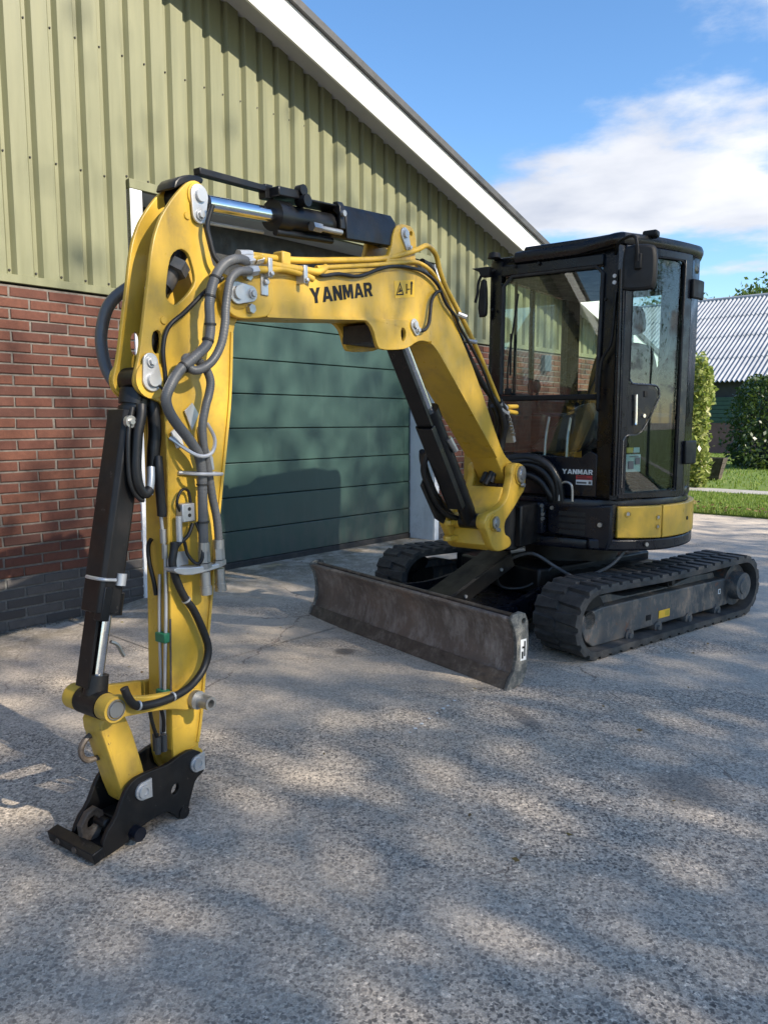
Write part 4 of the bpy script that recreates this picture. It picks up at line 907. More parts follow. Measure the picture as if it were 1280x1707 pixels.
# interior: seat, console, levers, dash
st = MB().plate(chaikin([(-.02, 1.18), (.46, 1.18), (.47, 1.30), (.45, 1.62), (.40, 1.78), (.30, 1.815), (.14, 1.815), (.04, 1.78), (-.01, 1.62), (-.03, 1.30)], 2), .06, lambda x, y, w: (x, .42-w+(y-1.2)*.12, y), bev=.04)
st.plate(chaikin([(-.02, -.05), (.46, -.05), (.47, .40), (-.03, .40)], 1), .07, lambda x, y, w: (x, y, 1.17+w), bev=.04)
seat = st.build('seat', 'seat', ex)
MB().plate(chaikin([(.09, 1.86), (.35, 1.86), (.365, 1.92), (.345, 2.03), (.30, 2.06), (.14, 2.06), (.095, 2.03), (.075, 1.92)], 2), .045, lambda x, y, w: (x, .47-w, y), bev=.035).build('headrest', 'seat', seat)
MB().cyl((.17, .475, 1.78), (.17, .475, 1.88), .01).cyl((.27, .475, 1.78), (.27, .475, 1.88), .01).build('headrest_post', 'steel', seat)
for l in (-.12, .55):
    cs = MB().box(l-.06, l+.06, -.22, .30, 1.0, 1.33).build('console', 'plastic', ex, bevel=.03)
    MB().tube([(l, -.16, 1.32), (l, -.19, 1.42), (l-.005, -.20, 1.47)], .012, 8).sphere((l-.005, -.205, 1.50), .028, sc=(1, 1, 1.6)).build('joystick', 'plastic', cs)
MB().box(-.26, -.10, FS+.04, -.30, 1.0, 1.45).box(-.262, -.19, -.30, .56, 1.0, 1.44).build('dash', 'plastic', cab, bevel=.03)
for l in (.06, .20): MB().tube([(l, -.48, .88), (l, -.47, 1.15), (l-.01, -.40, 1.30)], .009, 8).box(l-.05, l+.05, -.53, -.44, .90, .915).build('travel_lever', 'steel', cab)
MB().plate(chaikin([(-.12, 1.06), (.10, 1.27), (.22, 1.37), (.34, 1.39), (.345, 1.10)], 1), .05, lambda x, y, w: (x, -.36-w, y), bev=.02).build('floor_console', 'dark_void', cab)
MB().tube([(.42, .30, 1.20), (.47, .26, 1.50), (.52, .40, 1.72), (.50, .60, 1.95)], .014, 8).build('grab_bar', 'plastic', cab); MB().tube([(.47, .64, 1.55), (.50, .60, 1.86), (.56, .55, 1.92), (.60, .52, 1.92)], .012, 8).build('grab_bar', 'plastic', cab)
MB().box(-.20, .42, -.50, .62, 2.135, 2.165).build('headliner', 'plastic', cab)
# ---- lettering
GL = {'Y': ([[(0, 1), (.31, 1), (.5, .64), (.69, 1), (1, 1), (.64, .40), (.64, 0), (.36, 0), (.36, .40)]], 1.0),
      'A': ([[(0, 0), (.36, 1), (.66, 1), (1.02, 0), (.74, 0), (.68, .18), (.34, .18), (.28, 0)], [(.40, .38), (.62, .38), (.51, .74)]], 1.02),
      'N': ([[(0, 0), (0, 1), (.28, 1), (.62, .45), (.62, 1), (.88, 1), (.88, 0), (.60, 0), (.26, .55), (.26, 0)]], .88),
      'M': ([[(0, 0), (0, 1), (.35, 1), (.53, .48), (.71, 1), (1.06, 1), (1.06, 0), (.80, 0), (.80, .62), (.63, .10), (.43, .10), (.26, .62), (.26, 0)]], 1.06),
      'R': ([[(0, 0), (0, 1), (.60, 1), (.80, .93), (.88, .78), (.88, .60), (.80, .47), (.68, .42), (.90, 0), (.60, 0), (.42, .37), (.27, .37), (.27, 0)], [(.27, .58), (.27, .80), (.52, .80), (.60, .74), (.60, .64), (.52, .58)]], .90)}
def lettering(text, w, h, place, mat, parent, bold=0.):
    tot = sum(GL[c][1] for c in text)+.10*(len(text)-1); x = 0.
    for c in text:
        P, wd = GL[c]; f = lambda p: ((x+p[0])/tot*w, p[1]*h)
        MB().plate([f(p) for p in P[0]], .0008, place, holes=[[f(p) for p in q] for q in P[1:]], bev=.0002).build('letter', mat, parent); x += wd+.10
lettering('YANMAR', .185, .028, lambda x, y, w: (.222+x, FS-.0155-w, .969+y), 'white_label', lp)
MB().box(.308, .405, FS-.0165, FS-.0145, .938, .963).build('red_sticker', 'red_label', lp); MB().box(.308, .405, FS-.0165, FS-.0145, .909, .937).build('white_sticker', 'white_label', lp)
MB().box(.312, .372, FS-.0175, FS-.0165, .915, .926).box(.384, .400, FS-.0175, FS-.0165, .914, .930).build('sticker_print', 'hose_grey', lp); MB().box(.316, .372, FS-.0175, FS-.0165, .952, .957).box(.316, .396, FS-.0175, FS-.0165, .943, .947).build('sticker_print', 'dark_void', lp)

# ---- swing post
post_near = [(2.424, 1.05), (2.543, 1.045), (2.59, .996), (2.592, .932), (2.575, .885), (2.526, .86), (2.469, .815), (2.385, .765), (2.334, .735), (2.337, .668), (2.40, .65), (2.431, .604), (2.385, .585), (2.28, .58), (2.20, .60), (2.16, .66), (2.13, .70), (2.10, .735), (2.105, .775), (2.147, .805), (2.243, .812), (2.325, .842), (2.365, .874), (2.383, .92), (2.41, .973), (2.40, 1.01)]
sp = MB()
for sg in (1, -1): sp.plate(chaikin(post_near, 2), .022, bp(.115*sg), bev=.008)
for sg in (1, -1):
    sp.cyl(B(.09*sg, 2.50, .985), B(.146*sg, 2.50, .985), .056, n=28); sp.cyl(B(.055*sg, 2.20, .748), B(.146*sg, 2.20, .748), .042, n=24)
lugpl = chaikin([(-.06, 2.12), (-.06, 2.40), (-.13, 2.40), (-.150, 2.28), (-.140, 2.16), (-.11, 2.10)], 1)
for z_ in (.738, .652): sp.plate(lugpl, .013, lambda x, y, w, z_=z_: (x, y-SS, z_+w), bev=.004)
sp.plate(chaikin([(2.16, .60), (2.34, .585), (2.40, .62), (2.40, .90), (2.385, .925), (2.36, .90), (2.31, .83), (2.24, .79), (2.20, .72)], 1), .10, bp(0), bev=.008)
spo = sp.build('swing_post', 'yellow', ex)
MB().cyl(B(-.125, 2.20, .66), B(-.125, 2.20, .73), .034, n=16).box(-.155, -.095, 2.20-SS, 2.75-SS, .672, .718).build('swing_cylinder', 'black', ex, bevel=.004)
MB().cyl(B(0, 2.60, .54), B(0, 2.60, .84), .085, n=28).box(-.12, .12, 2.58-SS, 2.95-SS, .56, .80).build('swing_hub', 'black', ex, bevel=.01)
MB().cyl(B(.148, 2.50, .985), B(.158, 2.50, .985), .047, n=28).cyl(B(.158, 2.50, .985), B(.164, 2.50, .985), .03, .027, 24).cyl(B(.15, 2.515, .925), B(.166, 2.515, .925), .016, .012, 10).build('pivot_pin', 'steel', spo)
MB().cyl(B(.150, 2.20, .748), B(.158, 2.20, .748), .034, n=24).cyl(B(.158, 2.20, .748), B(.163, 2.20, .748), .02, .018, 20).cyl(B(.15, 2.222, .708), B(.165, 2.222, .708), .013, .010, 10).build('pivot_pin', 'steel', spo)

# ---- boom
H_B = .088
body = [(.545, 1.628), (.575, 1.637), (.806, 1.655), (1.10, 1.682), (1.25, 1.690), (1.42, 1.682), (1.56, 1.655), (1.64, 1.632), (1.708, 1.595), (1.896, 1.441), (2.134, 1.242), (2.323, 1.083), (2.40, 1.0), (2.46, .935), (2.53, .925), (2.565, .98), (2.545, 1.04), (2.46, 1.075), (2.406, 1.115), (2.321, 1.213), (2.109, 1.491), (1.889, 1.729), (1.779, 1.838), (1.70, 1.905), (1.60, 1.940), (1.494, 1.945), (1.266, 1.90), (.949, 1.842), (.588, 1.774), (.545, 1.768)]
bm0 = MB().plate(chaikin(body, 1), H_B-.006, bp(0), bev=.006)
# weld lips: bottom and top plates stand proud of the sides
def lip(pts, t, half):
    m = MB(); v = []; P = [Vector(p) for p in smooth_path([(a, b, 0) for a, b in pts], 4)]
    for i, p in enumerate(P):
        d = (P[min(i+1, len(P)-1)]-P[max(i-1, 0)]).normalized(); n = Vector((-d.y, d.x, 0))
        for l, o in ((-half, -t), (half, -t), (half, t), (-half, t)): q = p+n*o; v.append((l, q.x-SS, q.y))
    f = [(4*i+k, 4*i+4+k, 4*i+4+(k+1) % 4, 4*i+(k+1) % 4) for i in range(len(P)-1) for k in range(4)]; L = 4*(len(P)-1)
    return v, f+[(3, 2, 1, 0), (L, L+1, L+2, L+3)]
bm0.add(*lip([(.57, 1.637), (.806, 1.656), (1.10, 1.683), (1.25, 1.690), (1.42, 1.682)], .006, H_B+.004))
bm0.add(*lip([(1.64, 1.634), (1.708, 1.597), (1.896, 1.443), (2.134, 1.244), (2.323, 1.085)], .006, H_B+.004))
bm0.add(*lip([(.56, 1.768), (.95, 1.842), (1.27, 1.90), (1.5, 1.945)], .006, H_B+.002))
# nose fork, cylinder lug plates, arm cylinder bracket
nose = chaikin([(.372, 1.700), (.370, 1.665), (.385, 1.630), (.428, 1.612), (.50, 1.618), (.60, 1.640), (.60, 1.772), (.50, 1.766), (.43, 1.748), (.39, 1.728)], 2)
for sg in (1, -1): bm0.plate(nose, .011, bp(.083*sg), bev=.004)
lugp = chaikin([(1.08, 1.687), (1.145, 1.680), (1.19, 1.651), (1.215, 1.590), (1.24, 1.570), (1.40, 1.583), (1.458, 1.598), (1.515, 1.625), (1.561, 1.636), (1.64, 1.632), (1.60, 1.66), (1.50, 1.72), (1.3, 1.70)], 1)
hole = chaikin([(1.405, 1.683), (1.390, 1.655), (1.405, 1.612), (1.432, 1.636), (1.432, 1.664)], 1)
for sg in (1, -1): bm0.plate([(s_ if s_ > 1.36 or sg > 0 else s_, z_) for s_, z_ in lugp], .009, bp((H_B-.006)*sg), holes=[hole[::-1]], bev=.003)
brk = chaikin([(1.28, 1.90), (1.315, 1.955), (1.343, 2.002), (1.358, 2.069), (1.396, 2.108), (1.474, 2.118), (1.514, 2.108), (1.539, 2.053), (1.52, 1.99), (1.56, 1.94), (1.45, 1.92)], 1)
for sg in (1, -1): bm0.plate(brk, .010, bp(.066*sg), holes=[circle2(1.492, 2.085, .011, 12)], bev=.003)
bm0.cyl(B(-.10, 2.50, .985), B(.10, 2.50, .985), .058, n=24); bm0.cyl(B(-.094, .43, 1.69), B(.094, .43, 1.69), .052, n=28)
boom = bm0.build('boom', 'yellow', ex)
MB().box(-.076, .076, 1.20-SS, 1.40-SS, 1.600, 1.672).build('lamp_recess', 'dark_void', boom); MB().box(-.06, .06, 1.215-SS, 1.29-SS, 1.598, 1.66).build('work_lamp', 'frame_grey', boom, bevel=.008)
def keeper(name, a, b, l, par, ra=.033, rb=.026, mat='zinc'):
    o = MB().plate(capsule2(a, b, ra, rb), .004, bp(l), bev=.0015)
    o.cyl(B(l, *a), B(l+.014, *a), ra*.62, ra*.58, 20).cyl(B(l, *b), B(l+.010, *b), rb*.62, n=18).cyl(B(l+.009, *b), B(l+.018, *b), rb*.42, n=6); return o.build(name, mat, par)
keeper('pin_keeper', (.424, 1.693), (.487, 1.698), .098, boom, .036, .026)
keeper('pin_keeper', (1.488, 1.697), (1.507, 1.676), .096, boom, .026, .024); keeper('pin_keeper', (1.434, 2.072), (1.462, 2.02), .080, boom, .028, .018)
mm = MB()
for s_, z_ in ((.468, 1.752), (.480, 1.648)): mm.cyl(B(.092, s_, z_), B(.112, s_, z_), .016, n=6)
mm.build('nose_bolt', 'steel', boom)
tx = Vector((1.198-.812, 1.834-1.757)); tl = tx.length; td = tx/tl; tn = Vector((-td.y, td.x))
lettering('YANMAR', tl, .055, lambda x, y, w: (H_B-.006+.0008+w, .812+td.x*x+tn.x*y*.99-SS, 1.706+td.y*x+tn.y*y), 'plastic', boom)
dec = [(1.352, 1.866), (1.508, 1.893), (1.508, 1.818), (1.357, 1.795)]
MB().plate(dec, .0008, bp(H_B-.0055), bev=.0002).build('warning_decal', 'yellow_label', boom)
mm = MB(); ex_ = lambda u, v: (1.355+.153*u, 1.797+.072*v+.026*u)
def dl(pts, hl=()): mm.plate([ex_(*p) for p in pts], .0006, bp(H_B-.0038), holes=[[ex_(*p) for p in h] for h in hl], bev=.0001)
dl([(.06, .12), (.44, .12), (.25, .88)], [[(.11, .19), (.25, .74), (.39, .19)]]); dl([(.19, .30), (.31, .30), (.27, .52), (.23, .52)]); dl([(.17, .26), (.34, .34), (.33, .40), (.16, .32)])
dl([(.56, .18), (.62, .18), (.62, .75), (.56, .75)], [[(.575, .24), (.575, .69), (.605, .69), (.605, .24)]]); dl([(.63, .40), (.76, .40), (.76, .46), (.63, .46)]); dl([(.80, .10), (.86, .10), (.88, .70), (.90, .72), (.90, .80), (.86, .88), (.82, .88), (.79, .80), (.79, .72), (.80, .70)])
mm.build('decal_print', 'plastic', boom)

# ---- arm
AO = [(.302, 2.020), (.274, 2.012), (.246, 1.989), (.212, 1.953), (.181, 1.913), (.156, 1.876), (.137, 1.832), (.126, 1.798), (.116, 1.752), (.105, 1.686), (.092, 1.62), (.079, 1.55), (.063, 1.468), (.051, 1.43), (.043, 1.405), (.043, 1.385), (.055, 1.366), (.078, 1.352), (.108, 1.342), (.139, 1.334), (.154, 1.305), (.157, 1.185), (.150, .853), (.146, .648), (.142, .514), (.137, .313), (.137, .21), (.155, .140), (.20, .115), (.245, .130), (.252, .165), (.240, .22), (.256, .295), (.279, .453), (.304, .614), (.331, .787), (.361, .985), (.398, 1.202), (.422, 1.361), (.439, 1.558), (.455, 1.608), (.485, 1.641), (.492, 1.692), (.470, 1.738), (.424, 1.753), (.365, 1.765), (.349, 1.808), (.330, 1.867), (.322, 1.895), (.335, 1.937), (.342, 1.96), (.340, 1.985), (.328, 2.009)]
AH = [(.228, 1.803), (.197, 1.782), (.184, 1.751), (.174, 1.704), (.167, 1.654), (.178, 1.638), (.202, 1.629), (.221, 1.64), (.255, 1.669), (.285, 1.707), (.283, 1.737), (.268, 1.781), (.255, 1.798)]
ASL = [(.13, 1.55), (.114, 1.539), (.11, 1.508), (.114, 1.485), (.128, 1.477), (.143, 1.487), (.148, 1.519), (.145, 1.544)]
HA = .057; am = MB()
for sg in (1, -1): am.plate(chaikin(AO, 1), .007, bp((HA-.007)*sg), holes=[chaikin(AH, 1), chaikin(ASL, 1)], bev=.0025)
def web(pts, half, t):
    v, f = lip(pts, t, half); am.add(v, f)
web([(.164, 1.30), (.162, 1.185), (.155, .853), (.151, .648), (.147, .514), (.142, .313), (.141, .23)], HA-.006, .005)             # front wall of the box
web([(.432, 1.57), (.417, 1.361), (.393, 1.202), (.356, .985), (.326, .787), (.299, .614), (.274, .453), (.251, .295), (.235, .225)], HA+.006, .005)   # rear wall, a lip wider than the sides
web([(.162, 1.30), (.225, 1.40), (.30, 1.50), (.36, 1.56)], HA-.012, .005)                                             # slanted inner wall
am.cyl(B(-HA-.006, .213, .168), B(HA+.006, .213, .168), .045, n=24); am.cyl(B(-HA, .43, 1.69), B(HA, .43, 1.69), .05, n=24); am.cyl(B(-HA-.012, .196, .392), B(HA+.012, .196, .392), .036, n=22)
for sg in (1, -1): am.cyl(B(HA*sg, .098, 1.400), B((HA+.008)*sg, .098, 1.400), .055, n=24); am.cyl(B(HA*sg, .301, 1.972), B((HA+.006)*sg, .301, 1.972), .040, n=24)
arm = am.build('arm', 'yellow', ex)
keeper('pin_keeper', (.301, 1.973), (.298, 1.914), HA+.010, arm, .034, .026); keeper('pin_keeper', (.096, 1.400), (.092, 1.453), HA+.012, arm, .034, .026)
for s_, z_ in ((.258, 1.905), (.155, 1.580), (.143, 1.440)): MB().cyl(B(HA-.001, s_, z_), B(HA+.005, s_, z_), .013, .011, 14).build('boss', 'yellow', arm)
MB().cyl(B(-.05, .301, 1.972), B(.05, .301, 1.972), .046, n=24).build('cylinder_eye', 'black', arm); 
# rub marks: bare rusty edge down the arm corner
MB().tube([B(HA-.003, .1465, .66), B(HA-.003, .143, .54), B(HA-.003, .139, .42)], .0035, 6, 4).build('worn_edge', 'blade_edge', arm)

# ---- arm cylinder with rod, tube and guards
P0, P1 = Vector((.301, 1.972)), Vector((1.430, 2.072)); ad = (P1-P0).normalized(); an = Vector((-ad.y, ad.x))
def ac(t, h, l=0.): q = P0+ad*t+an*h; return B(l, q.x, q.y)
mm = MB().cyl(ac(.41, 0), ac(1.08, 0), .045, n=28).cyl(ac(.40, 0), ac(.47, 0), .054, n=28).cyl(ac(1.05, 0), ac(1.13, 0), .048, n=20).cyl(ac(1.1335, 0, -.05), ac(1.1335, 0, .05), .042, n=20)
acy = mm.build('arm_cylinder', 'black', ex)
MB().cyl(ac(.03, 0), ac(.42, 0), .027, n=28).build('rod', 'chrome', acy); MB().cyl(ac(.02, 0), ac(.085, 0), .034, .030, 24).cyl(ac(0, 0, -.05), ac(0, 0, .05), .043, n=22).build('rod_eye', 'black', acy)
gd = MB(); q0 = .70
pg = [(.066, -.012), (.066, .040), (.044, .070), (-.05, .070), (-.066, .045), (-.066, -.03), (-.060, -.03), (-.060, .042), (-.047, .063), (.041, .063), (.060, .037), (.060, -.012)]
def extr(pl, t0, t1, m, f): 
    n = len(pl); v = [f(t, h, l) for t in (t0, t1) for l, h in pl]; m.add(v, [(i, (i+1) % n, n+(i+1) % n, n+i) for i in range(n)]+[tuple(range(n-1, -1, -1)), tuple(range(n, 2*n))])
pg2 = [(.068, -.055), (.068, .040), (.045, .074), (-.048, .074), (-.068, .045), (-.068, -.03), (-.060, -.03), (-.060, .042), (-.047, .066), (.040, .066), (.060, .036), (.060, -.055)]
extr(pg2, .745, 1.09, gd, ac); gd.build('cylinder_guard', 'black', acy, bevel=.003)
MB().obox(ac(.60, .066), Vector(ac(.74, .066))-Vector(ac(.60, .066)), (.05, 0, 0), Vector(ac(0, .004))-Vector(ac(0, 0))).obox(ac(.445, .075), Vector(ac(.50, 0))-Vector(ac(.445, 0)), (.05, 0, 0), Vector(ac(0, .016))-Vector(ac(0, 0))).build('guard_bracket', 'black', acy, bevel=.004)
MB().obox(ac(.25, .090, -.01), Vector(ac(.43, .084))-Vector(ac(.25, .090)), (.016, 0, 0), Vector(ac(0, .011))-Vector(ac(0, 0))).obox(ac(.39, .078, -.01), Vector(ac(.41, 0))-Vector(ac(.39, 0)), (.016, 0, 0), Vector(ac(0, .024))-Vector(ac(0, 0))).build('rod_guard_bar', 'black', acy, bevel=.003)
MB().plate(chaikin([(-.075, .012), (-.058, .048), (-.015, .066), (.035, .070), (.055, .062), (.045, .045), (.0, .046), (-.04, .030)], 1), .044, lambda x, y, w: ac(x, y, w-.006), bev=.005).build('guard_hinge', 'black', acy)
MB().cyl(ac(.40, -.058, .01), ac(.72, -.058, .01), .013, n=10).build('oil_pipe', 'black', acy); MB().cyl(ac(.10, -.048, -.05), ac(.40, -.052, -.05), .006, n=8).build('oil_pipe', 'zinc', acy)
MB().cyl(ac(.58, -.03, .055), ac(.72, -.034, .060), .011, n=10).cyl(ac(.55, -.028, .055), ac(.60, -.03, .055), .018, n=6).build('hose_fitting', 'steel', acy)
MB().cyl(ac(.515, .055, .03), ac(.515, .055, .075), .022, n=16).cyl(ac(.515, .092, .03), ac(.515, .092, .06), .020, n=16).build('guard_pivot', 'black', acy)
MB().cyl(ac(.725, .035, .066), ac(.725, .035, .080), .012, n=8).build('bolt', 'steel', acy)
extr([(.064, -.02), (.064, .062), (.052, .082), (.03, .082), (.03, .05), (.05, .03), (.05, -.02)], .715, .75, mm2 := MB(), ac); mm2.build('guard_lip', 'black', acy, bevel=.003)

# ---- boom cylinder
Q0, Q1 = Vector((1.50, 1.685)), Vector((2.20, .748)); bd = (Q1-Q0).normalized(); bn = Vector((bd.y, -bd.x))   # bn points forward and down... away from the boom
if bn.x > 0: bn = -bn
def bc_(t, h, l=0.): q = Q0+bd*t+bn*h; return B(l, q.x, q.y)
mm = MB().cyl(bc_(.45, 0), bc_(1.10, 0), .045, n=26).cyl(bc_(.44, 0), bc_(.50, 0), .053, n=26).cyl(bc_(1.08, 0), bc_(1.17, 0), .04, .045, 20).cyl(bc_(1.169, 0, -.055), bc_(1.169, 0, .055), .042, n=22)
bcy = mm.build('boom_cylinder', 'black', ex)
MB().cyl(bc_(.03, 0), bc_(.46, 0), .026, n=26).build('rod', 'chrome', bcy); MB().cyl(bc_(0, 0, -.05), bc_(0, 0, .05), .042, n=20).cyl(bc_(.0, 0), bc_(.07, 0), .032, n=20).build('rod_eye', 'black', bcy)
g = MB(); extr([(.030, .040), (.030, .062), (-.05, .062), (-.062, .05), (-.062, .0), (-.055, .0), (-.055, .046), (-.047, .055), (.023, .055), (.023, .040)], .07, .52, g, bc_); g.build('rod_guard', 'black', bcy, bevel=.003)
g = MB(); extr([(.036, .040), (.036, .078), (-.05, .078), (-.066, .06), (-.066, .0), (-.059, .0), (-.059, .056), (-.047, .070), (.029, .070), (.029, .040)], .50, 1.02, g, bc_); g.build('cylinder_guard', 'black', bcy, bevel=.003)
MB().cyl(bc_(.62, -.01, .045), bc_(.70, -.01, .060), .020, .016, 10).build('hose_fitting', 'steel', bcy)
for k, (a, b) in enumerate(((.012, -.085), (-.03, -.10), (-.05, -.12))): MB().tube([bc_(.66, .05, b+.03), bc_(.74, .09+a, b), bc_(.90, .10+a, b), bc_(1.04, .07+a, b), bc_(1.14, .02, b+.02)], .016, 8).build('cylinder_hose', 'hose_black', bcy)
MB().plate([(.78, .085), (.80, .15), (1.03, .145), (1.11, .10), (1.10, .06), (.9, .05)], .004, lambda x, y, w: bc_(x, y, -.10+w), bev=.001).build('hose_shield', 'black_worn', bcy)

# ---- bucket cylinder
K0, K1 = Vector((.096, 1.400)), Vector((-.100, .452)); kd = (K1-K0).normalized(); kn = Vector((kd.y, -kd.x))
if kn.x > 0: kn = -kn
def kc(t, h, l=0.): q = K0+kd*t+kn*h; return B(l, q.x, q.y)
mm = MB().cyl(kc(.06, 0), kc(.66, 0), .038, n=26).cyl(kc(.64, 0), kc(.705, 0), .046, n=26).cyl(kc(.03, 0), kc(.075, 0), .046, n=24).cyl(kc(0, 0, -.048), kc(0, 0, .048), .04, n=22).cyl(kc(.085, 0), kc(.10, 0), .0445, n=26)
kcy = mm.build('bucket_cylinder', 'black', ex)
MB().cyl(kc(.69, 0), kc(.93, 0), .018, n=24).build('rod', 'chrome', kcy); MB().cyl(kc(.885, 0), kc(.945, 0), .032, .036, 20).cyl(kc(.968, 0, -.05), kc(.968, 0, .05), .040, n=24).build('rod_eye', 'black_worn', kcy)
g = MB(); extr([(.046, -.012), (.046, .046), (.034, .058), (-.041, .058), (-.048, .049), (-.048, -.03), (-.042, -.03), (-.042, .046), (-.036, .052), (.031, .052), (.040, .043), (.040, -.012)], .10, .70, g, kc); g.build('cylinder_guard', 'black_worn', kcy, bevel=.003)
g = MB(); extr([(.012, .028), (.012, .036), (-.050, .036), (-.052, .0), (-.045, .0), (-.044, .030)], .62, .925, g, kc); g.build('rod_guard', 'black_worn', kcy, bevel=.002)
MB().tube([kc(.60, .060, -.03), kc(.60, .066, 0), kc(.60, .058, .046), kc(.60, .02, .052)], .0055, 8, 5).cyl(kc(.58, .0, .05), kc(.615, .0, .05), .015, n=10).build('guard_strap', 'zinc', kcy)
MB().cyl(kc(.135, .045, .046), kc(.135, .045, .060), .018, n=18).cyl(kc(.135, .045, .060), kc(.135, .045, .068), .009, n=6).build('guard_bolt', 'steel', kcy)
MB().obox(kc(.672, .035, .03), (.018, 0, 0), Vector(kc(.05, 0))-Vector(kc(0, 0)), Vector(kc(0, .014))-Vector(kc(0, 0))).build('guard_clip', 'black', kcy, bevel=.003)
MB().tube([kc(.79, -.03, 0), kc(.80, -.055, .0), kc(.825, -.075, 0), kc(.835, -.085, 0)], .006, 6).build('hook', 'steel', kcy)

# ---- links and quick coupler
def link(sg):
    path = chaikin([(-.135, .452), (-.128, .478), (-.103, .490), (-.07, .486), (-.03, .468), (.03, .452), (.11, .440), (.16, .428), (.195, .430), (.226, .412), (.228, .380), (.205, .360), (.17, .362), (.11, .386), (.04, .402), (-.03, .412), (-.065, .418), (-.10, .418), (-.125, .430)], 1)
    m = MB().plate(path, .012, bp(.088*sg), bev=.004); m.cyl(B(.055*sg, -.100, .452), B(.104*sg, -.100, .452), .038, n=26).cyl(B(.074*sg, .196, .392), B(.100*sg, .196, .392), .033, n=24)
    o = m.build('side_link', 'yellow_worn', ex); MB().cyl(B(.104*sg, -.100, .452), B(.110*sg, -.100, .452), .025, .023, 22).ring(B(.103*sg, -.100, .452), B(.108*sg, -.100, .452), .030, .027, 22).build('pin_end', 'steel', o)
    return o
lk = link(1); link(-1)
MB().cyl(B(.10, .196, .392), B(.118, .196, .392), .03, n=20).ring(B(.112, .205, .388), B(.165, .205, .388), .022, .013, 20).build('pin_tube', 'steel', lk)
hl = MB().plate(chaikin([(-.100, .42), (-.06, .43), (-.02, .40), (.045, .16), (.03, .115), (-.02, .105), (-.045, .135), (-.09, .30), (-.118, .39)], 1), .048, bp(0), bev=.010).cyl(B(-.055, -.100, .452), B(.055, -.100, .452), .034, n=20).build('bucket_link', 'yellow_worn', ex)
MB().tube([B(-.02, -.085, .355), B(-.02, -.125, .335), B(-.02, -.138, .305), B(-.02, -.12, .275), B(-.02, -.075, .268)], .009, 8, 6).build('lifting_eye', 'blade_edge', hl)
cpn = [(.146, .215), (.197, .219), (.242, .19), (.257, .152), (.246, .124), (.209, .111), (.195, .08), (.176, .029), (.172, .004), (.137, .002), (.119, .027), (.09, .053), (.03, .051), (-.017, .042), (-.051, .020), (-.095, .012), (-.148, .006), (-.153, .022), (-.134, .077), (-.096, .112), (-.078, .148), (-.06, .18), (-.037, .2), (-.009, .208), (.048, .206), (.096, .202)]
cm = MB()
hexh = chaikin([(.110, .118), (.124, .130), (.138, .124), (.138, .104), (.122, .092), (.108, .100)], 1)
for sg in (1, -1): cm.plate(chaikin(cpn, 1), .008, bp(.070*sg), holes=[hexh], bev=.0025)
cm.box(-.064, .064, -.09-SS, .10-SS, .045, .060); cm.box(-.064, .064, -.145-SS, -.05-SS, .012, .03)
qc = cm.build('quick_coupler', 'black_worn', ex)
MB().obox(B(-.025, -.166, .030), (.115, 0, 0), (0, .018, .004), (0, -.004, .017)).build('coupler_bar', 'black_worn', qc, bevel=.003)
for l in (-.085, .0): MB().cyl(B(l, -.184, .028), B(l, -.190, .028), .010, n=10).build('bar_bolt', 'blade_edge', qc)
for a, b_ in (((.0, .158), .0), ((.213, .165), 0.)):
    for sg in (1, -1):
        cx, cz = a; m = MB().plate([(cx+.028*math.cos(t), cz+.028*math.sin(t)) for t in np.linspace(math.pi*.45, math.pi*1.55, 12)]+[(cx+.030, cz-.030), (cx+.030, cz+.030)], .004, bp(.082*sg), bev=.001)
        m.ring(B(.084*sg, cx, cz), B(.094*sg, cx, cz), .021, .011, 22).cyl(B(.084*sg, cx, cz), B(.089*sg, cx, cz), .012, n=16); m.build('coupler_pin', 'zinc', qc)
MB().plate([(-.125, .028), (-.155, .045), (-.160, .085), (-.135, .118), (-.105, .125), (-.082, .105), (-.080, .07), (-.10, .03)], .012, bp(-.015), holes=[circle2(-.118, .082, .020, 14)], bev=.003).build('hook_ring', 'blade_edge', qc)
MB().box(-.05, .05, -.07-SS, .04-SS, .055, .085).cyl(B(-.03, -.09, .075), B(.03, -.09, .075), .016, n=12).build('lock_block', 'black_worn', qc, bevel=.006)
MB().cyl(B(.055, -.035, .040), B(.106, -.035, .040), .024, .022, 12).build('lock_pin', 'cab_navy', qc); MB().cyl(B(-.075, .155, .020), B(.082, .155, .020), .020, n=14).build('cross_bar', 'black_worn', qc)

# ---- pipes and hoses
def hose(name, pts, r, mat, par=ex, k=5, n=10, ribs=False):
    L = sum((Vector(a)-Vector(b)).length for a, b in zip(pts[:-1], pts[1:]))
    o = MB().tube([B(*p) for p in pts], (lambda t: r*(1+.02*math.sin(t*L/.0085*2*math.pi))) if ribs else r, n, 24 if ribs else k)
    return o.build(name, mat, par)
h1 = [(.10, .47, 1.800), (.13, .391, 1.789), (.13, .343, 1.768), (.13, .306, 1.729), (.13, .284, 1.683), (.13, .274, 1.64), (.13, .274, 1.598), (.131, .273, 1.555), (.133, .256, 1.511), (.135, .202, 1.469), (.136, .145, 1.428), (.137, .108, 1.382), (.135, .092, 1.345), (.13, .104, 1.31), (.125, .135, 1.272), (.12, .184, 1.225), (.113, .227, 1.176), (.109, .243, 1.122), (.107, .245, 1.042), (.104, .247, .952), (.102, .248, .862)]
hose('spiral_hose', h1, .0160, 'hose_grey', ribs=True)
